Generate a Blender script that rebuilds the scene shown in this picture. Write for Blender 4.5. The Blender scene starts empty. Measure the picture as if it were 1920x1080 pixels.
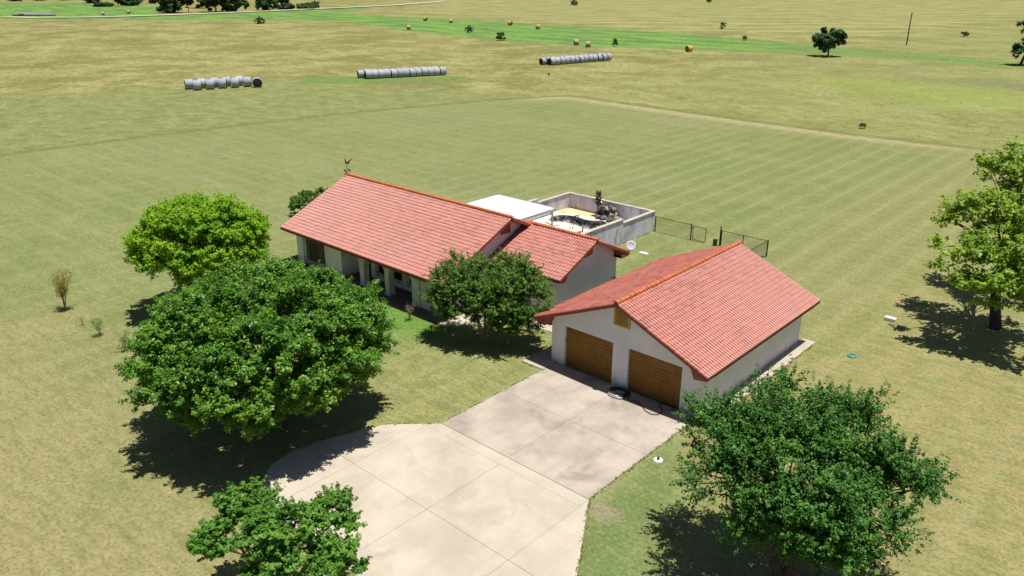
import bpy, bmesh, math, random
import numpy as np
from mathutils import Vector, Matrix
R = math.radians
sc = bpy.context.scene
col = sc.collection

# ------------------------------------------------------------------ camera
CP = (23.058, -28.45, 18.486); F_, PIT, YAW, ROLL = 1499.3, .3777, .7362, -.0016
cd = bpy.data.cameras.new('camera'); cam = bpy.data.objects.new('camera', cd); col.objects.link(cam)
cd.sensor_width = 36.0; cd.lens = F_ / 1920 * 36.0; cd.clip_start = .5; cd.clip_end = 6000
cam.location = CP
fw = Vector((-math.sin(YAW) * math.cos(PIT), math.cos(YAW) * math.cos(PIT), -math.sin(PIT)))
rt = Vector((math.cos(YAW), math.sin(YAW), 0)); up = rt.cross(fw)
cam.matrix_world = Matrix.Translation(CP) @ Matrix((rt, up, -fw)).transposed().to_4x4() @ Matrix.Rotation(-ROLL, 4, 'Z')
sc.camera = cam

# ------------------------------------------------------------------ light
SUN = Vector((.16, .07, 1.0)).normalized()
w = bpy.data.worlds.new('World'); sc.world = w; w.use_nodes = True
wn = w.node_tree.nodes; bg = wn['Background']; sky = wn.new('ShaderNodeTexSky')
sky.sky_type = 'NISHITA'; sky.sun_disc = False
sky.sun_elevation = math.asin(SUN.z); sky.sun_rotation = math.atan2(SUN.x, SUN.y)
sky.air_density = .9; sky.dust_density = .6
w.node_tree.links.new(sky.outputs[0], bg.inputs[0]); bg.inputs[1].default_value = .05
sd = bpy.data.lights.new('sun', 'SUN'); sd.energy = 5.0; sd.angle = R(.53); sd.color = (1, .955, .88)
so = bpy.data.objects.new('sun', sd); col.objects.link(so); so.rotation_euler = SUN.to_track_quat('Z', 'Y').to_euler()
so.location = (0, 0, 60)
sc.view_settings.view_transform = 'Standard'; sc.view_settings.look = 'None'
sc.view_settings.exposure = .44; sc.view_settings.gamma = 1.0
sc.cycles.max_bounces = 6; sc.cycles.transparent_max_bounces = 8

def G(x, y, z=0.0):
    """ground point (or point at height z) seen at photo pixel x, y; used to measure where things stand"""
    a, b = x - 960, y - 540
    c, s = math.cos(ROLL), math.sin(ROLL); a, b = c * a + s * b, -s * a + c * b
    d = fw + rt * (a / F_) - up * (b / F_); k = (z - CP[2]) / d.z
    return Vector((CP[0] + k * d.x, CP[1] + k * d.y, z))

# ------------------------------------------------------------------ node helpers
class NT:
    def __init__(s, name):
        s.m = bpy.data.materials.new(name); s.m.use_nodes = True; s.t = s.m.node_tree
        s.b = s.t.nodes['Principled BSDF']; s.out = s.t.nodes['Material Output']
        s.tc = None
    def n(s, typ, **kw):
        o = s.t.nodes.new(typ)
        for k, v in kw.items(): setattr(o, k, v)
        return o
    def l(s, a, b): s.t.links.new(a, b)
    def put(s, sock, v):
        if hasattr(v, 'is_output') or hasattr(v, 'links'): s.l(v, sock)
        else:
            if isinstance(v, (tuple, list)) and len(v) == 3 and sock.type == 'RGBA': v = (*v, 1)
            sock.default_value = v
    def pos(s, kind='Object'):
        if not s.tc: s.tc = s.n('ShaderNodeTexCoord')
        return s.tc.outputs[kind]
    def noise(s, scale, detail=4, rough=.55, vec=None, stretch=None, rot=None, dist=0):
        v = vec or s.pos()
        if stretch or rot:
            mp = s.n('ShaderNodeMapping'); s.l(v, mp.inputs[0])
            if stretch: mp.inputs['Scale'].default_value = stretch
            if rot: mp.inputs['Rotation'].default_value = (0, 0, rot)
            v = mp.outputs[0]
        o = s.n('ShaderNodeTexNoise'); s.l(v, o.inputs['Vector'])
        o.inputs['Scale'].default_value = scale; o.inputs['Detail'].default_value = detail
        o.inputs['Roughness'].default_value = rough; o.inputs['Distortion'].default_value = dist
        return o.outputs['Fac']
    def math(s, op, a, b=0, c=0, clamp=False):
        o = s.n('ShaderNodeMath', operation=op, use_clamp=clamp)
        s.put(o.inputs[0], a); s.put(o.inputs[1], b)
        if op in ('MULTIPLY_ADD', 'SMOOTH_MIN'): s.put(o.inputs[2], c)
        return o.outputs[0]
    def rng(s, v, a, b, c=0., d=1., smooth=True):
        o = s.n('ShaderNodeMapRange', interpolation_type='SMOOTHSTEP' if smooth else 'LINEAR')
        s.put(o.inputs[0], v)
        for i, x in enumerate((a, b, c, d)): o.inputs[i + 1].default_value = x
        return o.outputs[0]
    def mix(s, f, a, b, mode='MIX'):
        o = s.n('ShaderNodeMix', data_type='RGBA', blend_type=mode)
        s.put(o.inputs[0], f); s.put(o.inputs[6], a); s.put(o.inputs[7], b); return o.outputs[2]
    def attr(s, name):
        o = s.n('ShaderNodeAttribute', attribute_name=name); return o.outputs['Fac']
    def bump(s, h, st=.3, dist=.02):
        o = s.n('ShaderNodeBump'); o.inputs['Strength'].default_value = st; o.inputs['Distance'].default_value = dist
        s.l(h, o.inputs['Height']); s.l(o.outputs[0], s.b.inputs['Normal'])
    def fin(s, c, rough=.8, spec=.3, metal=0):
        s.put(s.b.inputs['Base Color'], c); s.put(s.b.inputs['Roughness'], rough)
        s.b.inputs['Specular IOR Level'].default_value = spec; s.b.inputs['Metallic'].default_value = metal
        return s.m

def flat(name, c, rough=.7, spec=.3, metal=0, var=.15, sc_=3):
    t = NT(name); n = t.noise(sc_)
    d = tuple(x * (1 - var) for x in c); e = tuple(min(1, x * (1 + var)) for x in c)
    return t.fin(t.mix(t.rng(n, .3, .7), d, e), rough, spec, metal)

M = {}
def stucco():
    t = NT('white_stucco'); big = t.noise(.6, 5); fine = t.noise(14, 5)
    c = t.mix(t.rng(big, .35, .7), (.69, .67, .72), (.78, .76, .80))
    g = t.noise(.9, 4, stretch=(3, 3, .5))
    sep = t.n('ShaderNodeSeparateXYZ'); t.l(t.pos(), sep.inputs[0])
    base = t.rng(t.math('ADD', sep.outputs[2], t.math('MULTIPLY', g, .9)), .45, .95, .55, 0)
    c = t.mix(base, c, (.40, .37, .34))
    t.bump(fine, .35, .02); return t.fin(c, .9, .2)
M['stucco'] = stucco(); M['stucco2'] = flat('shade_greyed_stucco', (.47, .48, .47), .9, .2, var=.1, sc_=1.2)  # second one: white porch stucco, part of the porch shade put into its grey
def stained():
    t = NT('stained_concrete_wall')
    st = t.noise(2.0, 6, .72, stretch=(1.3, 1.3, .22), dist=.4); b = t.noise(.7, 4)
    c = t.mix(t.rng(st, .48, .70), (.60, .60, .68), (.22, .20, .27))
    c = t.mix(t.rng(b, .45, .75, 0, .6), c, (.30, .26, .30))
    t.bump(t.noise(20), .3, .02); return t.fin(c, .9, .2)
M['poolwall'] = stained()
def tiles():
    t = NT('terracotta_roof_tile'); uv = t.n('ShaderNodeUVMap').outputs[0]
    fl = t.n('ShaderNodeVectorMath', operation='FLOOR'); t.l(uv, fl.inputs[0])
    wn_ = t.n('ShaderNodeTexWhiteNoise', noise_dimensions='2D'); t.l(fl.outputs[0], wn_.inputs['Vector'])
    v = wn_.outputs['Value']
    r = t.n('ShaderNodeValToRGB'); t.l(v, r.inputs[0]); e = r.color_ramp.elements
    e[0].position = 0; e[0].color = (.27, .08, .052, 1); e[1].position = 1; e[1].color = (.47, .15, .06, 1)
    for p_, c_ in ((.15, (.33, .10, .068)), (.5, (.365, .115, .08)), (.82, (.40, .132, .098)), (.93, (.37, .14, .125)), (.985, (.43, .135, .065))):
        x = e.new(p_); x.color = (*c_, 1)
    big = t.noise(.5, 4); c = t.mix(t.rng(big, .4, .7, 0, .35), r.outputs[0], (.44, .155, .115))
    c = t.mix(t.rng(t.noise(9, 5), .5, .75, 0, .3), c, (.30, .085, .06))
    return t.fin(c, t.rng(v, 0, 1, .40, .52, False), .65)
M['tile'] = tiles()
M['ridge'] = flat('ridge_tile_clay', (.44, .125, .048), .6, .4, var=.22, sc_=3.2)
M['rust'] = flat('rust_red_fascia_paint', (.26, .06, .035), .6, .4)
M['dark'] = flat('dark_gap', (.02, .015, .012), .9, .1)
M['iron'] = flat('black_iron', (.012, .012, .013), .45, .5)
M['fence'] = flat('black_fence_steel', (.014, .016, .016), .5, .5)
M['greenplastic'] = flat('green_plastic', (.03, .16, .10), .5, .5)
M['white'] = flat('white_plastic', (.78, .78, .76), .5, .4, var=.05)
M['whiteroof'] = flat('white_sheet_roof', (.80, .82, .83), .55, .4, var=.04, sc_=.6)
M['galv'] = flat('galvanised_grey', (.40, .42, .43), .45, .5, .2)
M['ochre'] = flat('ochre_painted_wood', (.55, .37, .08), .7, .3, sc_=8)
M['ochredark'] = flat('ochre_louvre', (.22, .14, .035), .8, .2, sc_=8)
M['bark'] = flat('grey_brown_bark', (.12, .085, .06), .9, .2, var=.4, sc_=9)
M['barkdark'] = flat('dark_brown_bark', (.05, .036, .028), .9, .2, var=.4, sc_=9)  # very dark brown bark
M['barkpale'] = flat('pale_smooth_bark', (.30, .23, .16), .8, .2, var=.4, sc_=9)
M['pole'] = flat('weathered_pole_wood', (.05, .035, .028), .9, .2)
M['rock'] = flat('blackened_rock', (.11, .095, .085), .85, .3, var=.85, sc_=3.0)
M['rockpale'] = flat('pale_tan_rock', (.27, .22, .17), .85, .3, var=.5, sc_=3.5)
M['hose'] = flat('black_rubber_hose', (.012, .013, .014), .4, .5)
M['hosegrey'] = flat('pale_grey_hose', (.50, .52, .54), .4, .5)
M['glass'] = flat('dark_window_glass', (.012, .015, .018), .06, .7)
M['bottle'] = flat('dark_brown_glass', (.03, .016, .012), .12, .8, var=.6, sc_=5)
M['soffit'] = flat('brown_soffit_wood', (.20, .075, .035), .7, .3)
def gdoor():
    t = NT('varnished_wood_door')
    g = t.noise(5, 6, .6, stretch=(.35, 1, 7)); b = t.noise(1.3, 3)
    c = t.mix(t.rng(g, .3, .7), (.19, .08, .008), (.27, .12, .016))
    c = t.mix(t.rng(b, .4, .7, 0, .35), c, (.10, .04, .008))
    t.bump(g, .2, .01); return t.fin(c, .55, .35)
M['gdoor'] = gdoor()
def concrete(name, a, b, stain, k=1.0):
    t = NT(name)
    c = t.mix(t.rng(t.noise(.35, 5, .6), .35, .65), a, b)
    c = t.mix(t.rng(t.noise(.55, 6, .62, dist=.6), .5, .72, 0, .65 * k), c, stain)
    c = t.mix(t.rng(t.noise(26, 3), .45, .75, 0, .25), c, tuple(x * .75 for x in a))
    c = t.mix(t.rng(t.noise(3.2, 4, stretch=(.25, 1, 1), rot=.6), .58, .75, 0, .35), c, tuple(min(1, x * 1.12) for x in b))
    c = t.mix(t.rng(t.noise(1.1, 5, .65, stretch=(1.3, .18, 1)), .52, .70, 0, .28), c, stain)
    c = t.mix(t.rng(t.noise(1.6, 6, .8), .64, .72, 0, .3), c, tuple(x * .7 for x in stain))
    t.bump(t.noise(40), .2, .01); return t.fin(c, .85, .25)
M['conc'] = concrete('light_concrete', (.375, .33, .265), (.45, .40, .325), (.32, .27, .21))
M['conc2'] = concrete('brownish_concrete', (.29, .25, .21), (.40, .35, .295), (.225, .185, .15), 1.2)
M['porch'] = concrete('dark_brown_porch', (.13, .09, .075), (.16, .11, .09), (.10, .07, .06))  # porch slab, a much darker brown than the walks
M['deck'] = concrete('pale_pool_deck', (.60, .54, .44), (.70, .64, .53), (.50, .40, .28))
M['joint'] = flat('dark_joint_filler', (.10, .085, .07), .9, .1)
def sand():
    t = NT('tan_sand'); c = t.mix(t.rng(t.noise(1.4, 4), .55, .72), (.62, .44, .25), (.36, .22, .10)); return t.fin(c, .95, .1)
M['sand'] = sand()
def poolmat():
    t = NT('dirty_drained_basin')
    n = t.noise(3.2, 5, .7, dist=.8); c = t.mix(t.rng(n, .44, .58), (.022, .024, .02), (.33, .32, .29)); t.bump(n, .4, .04)
    return t.fin(c, .8, .3)
M['basin'] = poolmat()
def bale():
    t = NT('grey_net_wrap'); info = t.n('ShaderNodeObjectInfo').outputs['Random']
    c = t.mix(t.rng(t.noise(2.2, 4), .35, .7), (.21, .225, .27), (.36, .38, .44))
    c = t.mix(info, c, (.34, .36, .41)); return t.fin(c, .65, .35)
M['wrap'] = bale()
M['hayend'] = flat('weathered_hay_core', (.045, .038, .034), .95, .1, var=.7, sc_=4)
M['hay'] = flat('tan_hay', (.40, .29, .16), .95, .1, var=.35, sc_=4)
M['haydark'] = flat('brown_hay_face', (.15, .095, .055), .95, .1, var=.4, sc_=5)

def leafmat(name, dark, mid, light, rough=.5, spec=.35, trans=.3, pmid=.5):
    t = NT(name); a = t.attr('rnd'); b = t.attr('clu')
    v = t.math('ADD', t.math('MULTIPLY', a, .45), t.math('MULTIPLY', b, .55))
    r = t.n('ShaderNodeValToRGB'); t.l(v, r.inputs[0]); e = r.color_ramp.elements
    e[0].position = .12; e[0].color = (*dark, 1); e[1].position = .9; e[1].color = (*light, 1)
    x = e.new(pmid); x.color = (*mid, 1)
    t.fin(r.outputs[0], rough, spec)
    tr = t.n('ShaderNodeBsdfTranslucent'); t.l(t.mix(.55, r.outputs[0], tuple(min(1, c * 1.5) for c in light)), tr.inputs[0])
    mx = t.n('ShaderNodeMixShader'); mx.inputs[0].default_value = trans
    t.l(t.b.outputs[0], mx.inputs[1]); t.l(tr.outputs[0], mx.inputs[2]); t.l(mx.outputs[0], t.out.inputs[0])
    return t.m
M['lf_big'] = leafmat('glossy_green_leaf', (.03, .10, .010), (.08, .205, .018), (.20, .36, .035), .42, .32, .28)
M['lf_lime'] = leafmat('lime_green_leaf', (.09, .23, .010), (.18, .38, .016), (.34, .48, .03), .5, .25, .4)
M['lf_small'] = leafmat('fresh_green_leaf', (.04, .13, .014), (.10, .25, .028), (.20, .36, .05), .5, .3, .35)
M['lf_oak'] = leafmat('live_oak_leaf', (.018, .07, .012), (.05, .155, .022), (.13, .26, .04), .5, .22, .18)
M['lf_crepe'] = leafmat('mid_green_leaf', (.03, .09, .010), (.08, .18, .020), (.17, .28, .04), .5, .3, .33)
M['lf_yel'] = leafmat('yellow_green_leaf', (.08, .17, .016), (.18, .33, .03), (.40, .48, .06), .5, .3, .4)
M['lf_far'] = leafmat('distant_dark_leaf', (.022, .06, .016), (.045, .105, .026), (.09, .165, .04), .6, .3, .15)
M['lf_farlight'] = leafmat('distant_light_leaf', (.05, .10, .018), (.075, .15, .025), (.11, .19, .035), .6, .3, .2)
M['lf_rose'] = leafmat('dull_rose_leaf', (.08, .08, .03), (.14, .15, .06), (.30, .22, .14), .6, .2, .2)
M['lf_sap'] = leafmat('olive_sapling_leaf', (.12, .11, .018), (.24, .20, .03), (.36, .26, .05), .6, .2, .3)
M['weed'] = leafmat('field_weed', (.24, .25, .09), (.36, .34, .15), (.52, .46, .25), .8, .1, .2)

# ------------------------------------------------------------------ mesh helpers
class MB:
    def __init__(s): s.v = []; s.f = []; s.mi = []
    def add(s, vs, fs, mi=0):
        o = len(s.v); s.v += [tuple(v) for v in vs]; s.f += [tuple(o + i for i in f) for f in fs]; s.mi += [mi] * len(fs); return s
    def box(s, x0, x1, y0, y1, z0, z1, mi=0):
        v = [(x0, y0, z0), (x1, y0, z0), (x1, y1, z0), (x0, y1, z0), (x0, y0, z1), (x1, y0, z1), (x1, y1, z1), (x0, y1, z1)]
        return s.add(v, [(0, 3, 2, 1), (4, 5, 6, 7), (0, 1, 5, 4), (1, 2, 6, 5), (2, 3, 7, 6), (3, 0, 4, 7)], mi)
    def prism(s, poly, ax, a, b, mi=0):
        """poly: 2-D outline in the plane normal to axis ax (0: y,z; 1: x,z; 2: x,y) extruded from a to b"""
        n = len(poly)
        def q(p, c): return {0: (c, p[0], p[1]), 1: (p[0], c, p[1]), 2: (p[0], p[1], c)}[ax]
        vs = [q(p, a) for p in poly] + [q(p, b) for p in poly]
        return s.add(vs, [tuple(range(n))[::-1], tuple(range(n, 2 * n))] + [(i, (i + 1) % n, n + (i + 1) % n, n + i) for i in range(n)], mi)
    def tube(s, pts, r, k=6, mi=0, cap=True):
        pts = [Vector(p) for p in pts]; n = len(pts)
        if not isinstance(r, (list, tuple)): r = [r] * n
        vs = []; prev = None
        for i, p in enumerate(pts):
            d = (pts[min(i + 1, n - 1)] - pts[max(i - 1, 0)])
            d = d.normalized() if d.length > 1e-9 else Vector((0, 0, 1))
            if prev is None: a = d.orthogonal().normalized()
            else:
                a = prev - d * prev.dot(d); a = a.normalized() if a.length > 1e-6 else d.orthogonal().normalized()
            prev = a; b = d.cross(a)
            for j in range(k):
                t = 2 * math.pi * j / k; vs.append(p + (a * math.cos(t) + b * math.sin(t)) * r[i])
        fs = [(i * k + j, i * k + (j + 1) % k, (i + 1) * k + (j + 1) % k, (i + 1) * k + j) for i in range(n - 1) for j in range(k)]
        if cap: fs += [tuple(range(k))[::-1], tuple(range((n - 1) * k, n * k))]
        return s.add(vs, fs, mi)
    def bar(s, p, q, r, k=5, mi=0): return s.tube([p, q], r, k, mi)
    def build(s, name, mats, parent=None, smooth=False, loc=None, fixn=True):
        me = bpy.data.meshes.new(name); me.from_pydata(s.v, [], s.f)
        if not isinstance(mats, (list, tuple)): mats = [mats]
        for m in mats: me.materials.append(m)
        if len(mats) > 1: me.polygons.foreach_set('material_index', s.mi)
        if fixn:
            bm = bmesh.new(); bm.from_mesh(me); bmesh.ops.recalc_face_normals(bm, faces=bm.faces); bm.to_mesh(me); bm.free()
        if smooth: me.shade_smooth()
        return link(name, me, parent, loc)
def link(name, me, parent=None, loc=None):
    o = bpy.data.objects.new(name, me); col.objects.link(o)
    if loc: o.location = loc
    if parent:
        o.parent = parent
        base = Vector(parent.location); pp = parent.parent
        while pp: base += Vector(pp.location); pp = pp.parent
        o.location = -base if not loc else Vector(loc)
    return o
def tag(o, label=None, cat=None, group=None, kind=None):
    if label: o['label'] = label
    if cat: o['category'] = cat
    if group: o['group'] = group
    if kind: o['kind'] = kind
    return o
def empty(name, loc, label, cat, group=None):
    o = bpy.data.objects.new(name, None); col.objects.link(o); o.location = loc; o.empty_display_size = .3
    return tag(o, label, cat, group)
def copy_tree(o, parent=None):
    c = o.copy(); col.objects.link(c)
    if parent: c.parent = parent
    for ch in [x for x in bpy.data.objects if x.parent == o]: copy_tree(ch, c)
    return c

# ------------------------------------------------------------------ ground sheet with zones
def axis(lo, hi):
    pts = set()
    def r(a, b, s):
        x = a
        while x <= b + 1e-6: pts.add(round(x, 3)); x += s
    r(lo, hi, .5)
    return pts
def line(core, mid, far, cs=(.5, 2, 6)):
    p = set(np.round(np.arange(core[0], core[1] + .01, cs[0]), 3)); p |= set(np.arange(mid[0], mid[1] + .1, cs[1]).round(3)); p |= set(np.arange(far[0], far[1] + .1, cs[2]).round(3))
    p |= {-3500., -2200., -1400., 3500., 2200., 1400., -900., 900.}
    p = sorted(p); q = [p[0]]
    for x in p[1:]:
        if x - q[-1] > .24: q.append(x)
    return np.array(q)
gx = line((-30, 22), (-120, 40), (-600, 60)); gy = line((-22, 26), (-30, 180), (-30, 600))
X, Y = np.meshgrid(gx, gy, indexing='ij')
def sdist(poly):
    """signed distance to a closed polygon, positive inside, on the whole grid"""
    P = np.array(poly, float); d = np.full(X.shape, 1e9); ins = np.zeros(X.shape, bool)
    for i in range(len(P)):
        a, b = P[i], P[(i + 1) % len(P)]; e = b - a
        t = np.clip(((X - a[0]) * e[0] + (Y - a[1]) * e[1]) / (e @ e + 1e-9), 0, 1)
        d = np.minimum(d, np.hypot(X - a[0] - t * e[0], Y - a[1] - t * e[1]))
        c = ((a[1] > Y) != (b[1] > Y)) & (X < (b[0] - a[0]) * (Y - a[1]) / (b[1] - a[1] + 1e-12) + a[0]); ins ^= c
    return np.where(ins, d, -d)
lawn = [(-74, -200), (-74, -2), (-73.4, 5), (-73, 12), (-71, 28), (-68, 43), (-63.2, 59.6), (-59, 70.8), (-56.7, 73.5), (-43, 72.6), (-25.5, 71.6), (-11, 71.4), (2.3, 72.4), (30, 73.5), (300, 78), (300, -200)]
strip = [(-330, 250), (-306, 215), (-285, 213), (-244, 213), (-194, 211.6), (-154, 205.6), (-119, 201.8), (-90, 198), (-72, 194), (-51, 193), (-16, 181), (120, 175), (120, 158), (-13, 167), (-36, 168), (-59, 165), (-84, 158), (-108, 145.5), (-127, 146.5), (-160, 148), (-190, 152.5), (-256, 177), (-300, 128), (-354, 84), (-600, 20), (-620, 120), (-520, 170), (-430, 185), (-355, 150), (-346, 205), (-344, 262)]
midz = [(-128, -60), (-126, 13.5), (-108, 36), (-106, 56), (-95, 58.6), (-77, 67.7), (-60, 69.6), (-50, 74), (-30, 60), (-72, -60)]
lush1 = [(-14.5, -.4), (-6.5, -.4), (-6, -2.6), (-8.5, -2.9), (-11, -3.6), (-15, -3.6)]
lush2 = [(8.4, -2.8), (10.4, -4.5), (11.4, -8), (13.6, -11), (16, -20), (10, -20), (8.8, -8)]
lush3 = [(-110, 60), (-88, 80), (-82, 78), (-93, 60), (-100, 52)]
dry1 = [(-30, -30), (-24, -18), (-12, -17), (-6, -19), (2, -17.5), (6, -30)]
dry2 = [(9.3, 0), (9.3, 10), (8.5, 22), (13, 22), (22, 14), (26, 0), (22, -8), (16, -12), (13, -4)]
rows = [(-300, 250), (-190, 214), (-119, 204), (-60, 235), (-60, 600), (-600, 600)]
patch = [(9.35 + .62 * math.cos(a), -8.15 + .45 * math.sin(a)) for a in np.linspace(0, 6.28, 12, endpoint=False)]
grayp = [(-110, 175), (-60, 150), (-30, 150), (10, 150), (30, 120), (-20, 125), (-60, 140), (-90, 160)]
zones = dict(mow=lawn, strip=strip, midz=midz, lushfront=lush1, lushside=lush2, lushbale=lush3, dryfront=dry1, dryside=dry2, windrow=rows, bare=patch, weedy=grayp, limepatch=[(-38, 112), (-14, 100), (4, 108), (2, 128), (-18, 134), (-40, 126)])
me = bpy.data.meshes.new('ground'); nx, ny = X.shape
relief = .0 * X
far = np.clip((np.hypot(X - 5, Y) - 110) / 200, 0, 1)
relief = far * (1.1 * np.sin(X * .021 + 1.3) * np.sin(Y * .017 + .4) + .5 * np.sin(X * .06 + Y * .045)) * .5
co = np.stack([X, Y, relief], -1).reshape(-1, 3)
idx = np.arange(nx * ny).reshape(nx, ny)
q = np.stack([idx[:-1, :-1], idx[1:, :-1], idx[1:, 1:], idx[:-1, 1:]], -1).reshape(-1, 4)
cx_ = (X[:-1, :-1] + X[1:, 1:]).ravel() / 2; cy_ = (Y[:-1, :-1] + Y[1:, 1:]).ravel() / 2
keep = ~((cx_ > -16) & (cx_ < -9) & (cy_ > 12.5) & (cy_ < 21.9)); q = q[keep]
def mesh_fill(me, co, q, k=4):
    me.vertices.add(len(co)); me.vertices.foreach_set('co', co.astype(np.float32).ravel())
    me.loops.add(len(q) * k); me.loops.foreach_set('vertex_index', q.astype(np.int32).ravel())
    me.polygons.add(len(q)); me.polygons.foreach_set('loop_start', np.arange(0, len(q) * k, k, dtype=np.int32))
    me.update(calc_edges=True)
mesh_fill(me, co, q)
for k_, poly in zones.items():
    a = me.attributes.new(k_, 'FLOAT', 'POINT'); a.data.foreach_set('value', np.clip(sdist(poly), -60, 60).astype(np.float32).ravel())
me.shade_smooth()
def ground_mat():
    t = NT('grass_ground'); P = t.pos(); A, S_, X_ = 'ADD', 'SUBTRACT', 'MULTIPLY'; mt = t.math
    sep = t.n('ShaderNodeSeparateXYZ'); t.l(P, sep.inputs[0]); x, y = sep.outputs[0], sep.outputs[1]
    n_l = t.noise(.035, 5, .6); n_m = t.noise(.22, 5, .62); n_s = t.noise(1.1, 5, .68); n_f = t.noise(6.5, 4, .75); n_ff = t.noise(19, 3, .75)
    comb = t.noise(1.1, 5, .7, stretch=(.55, 2.2, 1), rot=-YAW + .15)       # wind-combed grass
    n_b = t.noise(.075, 5, .62)
    def z(name, src, amp): return mt(A, t.attr(name), mt(X_, mt(S_, src, .5), amp))
    # ---- lawn: green, straw and grey-green patches
    c = t.mix(t.rng(n_l, .4, .6), (.205, .235, .085), (.245, .255, .115))
    c = t.mix(t.rng(n_m, .44, .60, 0, .6), c, (.29, .285, .135))
    c = t.mix(t.rng(n_b, .50, .62, 0, .5), c, (.19, .225, .10))
    side = t.rng(x, -6, 8); c = t.mix(mt(X_, side, .55), c, (.34, .29, .135))
    sv = mt('SINE', mt(A, mt(X_, x, 2 * math.pi / 2.1), mt(X_, n_m, 1.3))); su = mt('SINE', mt(A, mt(X_, y, 2 * math.pi / 2.3), mt(X_, n_m, 2.0)))
    left = t.rng(mt(A, x, mt(X_, n_l, 40)), -16, 6, 1, 0)
    lv = mt(X_, t.rng(sv, .5, 1), mt(S_, 1, mt(X_, left, .65))); lu_ = mt(X_, t.rng(su, .3, 1), mt(X_, left, .55))
    ln = mt(X_, mt(A, lv, lu_), t.rng(comb, .36, .6, .25, 1)); ln = mt(X_, ln, t.rng(n_b, .36, .55, .35, 1))
    c = t.mix(mt(X_, ln, .55), c, (.40, .405, .23))
    dv = mt(X_, t.rng(sv, -1, -.35, 1, 0), mt(S_, 1, left)); c = t.mix(mt(X_, dv, .22), c, (.15, .185, .06))
    wob = mt('SINE', mt(A, mt(X_, y, .42), mt(X_, n_l, 11))); c = t.mix(t.rng(wob, .5, 1, 0, .25), c, (.33, .31, .17))
    c = t.mix(mt(X_, t.rng(z('dryside', n_m, 14), -2, 3), t.rng(n_s, .38, .60, .15, .85)), c, (.40, .31, .155))
    c = t.mix(t.rng(z('dryfront', n_m, 18), -10, 6, 0, .85), c, (.375, .30, .165))
    near = t.rng(mt(A, mt('ABSOLUTE', mt(A, x, 2)), mt('ABSOLUTE', mt(A, y, 5))), 3, 14, 1, 0)
    c = t.mix(mt(X_, near, t.rng(n_s, .45, .60, .1, .8)), c, (.38, .335, .13))
    c = t.mix(t.rng(z('lushfront', n_s, 3), -1.2, .7, 0, .9), c, (.10, .26, .03))
    c = t.mix(t.rng(z('lushside', n_s, 5), -1.5, 1.5, 0, .85), c, (.125, .215, .07))
    c = t.mix(t.rng(z('bare', n_f, .6), -.25, .1), c, (.33, .265, .20))
    lawn_c = c
    # ---- hay field
    f = t.mix(t.rng(n_b, .42, .58), (.40, .335, .14), (.235, .20, .065))
    f = t.mix(t.rng(t.noise(.13, 6, .7, stretch=(.8, 1.3, 1), rot=-YAW), .47, .66, 0, .85), f, (.52, .46, .24))
    f = t.mix(t.rng(t.noise(.05, 5, .65), .50, .62, 0, .9), f, (.19, .16, .05))
    f = t.mix(t.rng(t.noise(.5, 6, .75, stretch=(.7, 1.4, 1), rot=-YAW), .52, .66, 0, .7), f, (.50, .45, .25))
    f = t.mix(t.rng(n_s, .50, .64, 0, .75), f, (.12, .135, .04))
    rightf = mt(X_, t.rng(x, -75, -40), t.rng(n_m, .35, .5, .3, 1)); f = t.mix(mt(X_, rightf, .5), f, t.mix(t.rng(n_s, .42, .58), (.20, .25, .075), (.37, .36, .16)))
    f = t.mix(t.rng(z('limepatch', n_m, 16), -6, 8, 0, .6), f, (.29, .35, .08))
    f = t.mix(mt(X_, t.rng(z('weedy', n_m, 24), 0, 14), t.rng(n_s, .42, .58, .2, .85)), f, (.21, .18, .125))
    f = t.mix(t.rng(z('midz', n_m, 14), -3, 4, 0, .88), f, t.mix(t.rng(t.noise(.33, 6, .7, stretch=(.8, 1.25, 1), rot=-YAW), .36, .68), (.175, .205, .075), (.33, .325, .15)))
    cr = mt(A, mt(A, mt(X_, x, -math.sin(YAW)), mt(X_, y, math.cos(YAW))), mt(X_, n_l, 26))
    wr = mt(X_, t.rng(mt('SINE', mt(X_, cr, 2 * math.pi / 19)), .35, .95), t.rng(t.attr('windrow'), -5, 12))
    f = t.mix(t.rng(t.attr('windrow'), -5, 12, 0, .45), f, t.mix(t.rng(n_b, .45, .6), (.36, .32, .12), (.25, .25, .08)))
    f = t.mix(mt(X_, wr, .65), f, (.52, .47, .27))
    gs = z('strip', n_m, 16); n_g = t.noise(.10, 6, .65, stretch=(.5, 1.6, 1), rot=-YAW)
    gc = t.mix(t.rng(n_g, .42, .58), (.07, .20, .05), (.155, .40, .06)); gc = t.mix(t.rng(n_s, .55, .68, 0, .6), gc, (.06, .12, .04))
    gc = t.mix(t.rng(x, -95, -45, 0, .65), gc, t.mix(t.rng(n_m, .42, .58), (.13, .22, .06), (.24, .25, .10)))
    f = t.mix(t.rng(gs, -3, 4), f, gc)
    f = t.mix(t.rng(z('lushbale', n_m, 10), -2, 2, 0, .85), f, (.11, .23, .045))
    mw = z('mow', n_s, 1.6); c = t.mix(t.rng(mw, -.35, .35), f, lawn_c)
    edge = mt(X_, t.rng(mw, .2, 1.0), t.rng(mw, 1.4, 4.5, 1, 0)); edge = mt(X_, edge, mt(X_, t.rng(y, 62, 70), t.rng(x, -8, 8, 1, 0)))
    c = t.mix(mt(X_, edge, t.rng(n_s, .34, .54, .35, 1)), c, (.50, .39, .27))
    dk = mt(X_, t.rng(mw, -2.4, -.6), t.rng(mw, -.1, .3, 1, 0)); c = t.mix(mt(X_, dk, .6), c, (.13, .13, .04))
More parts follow.
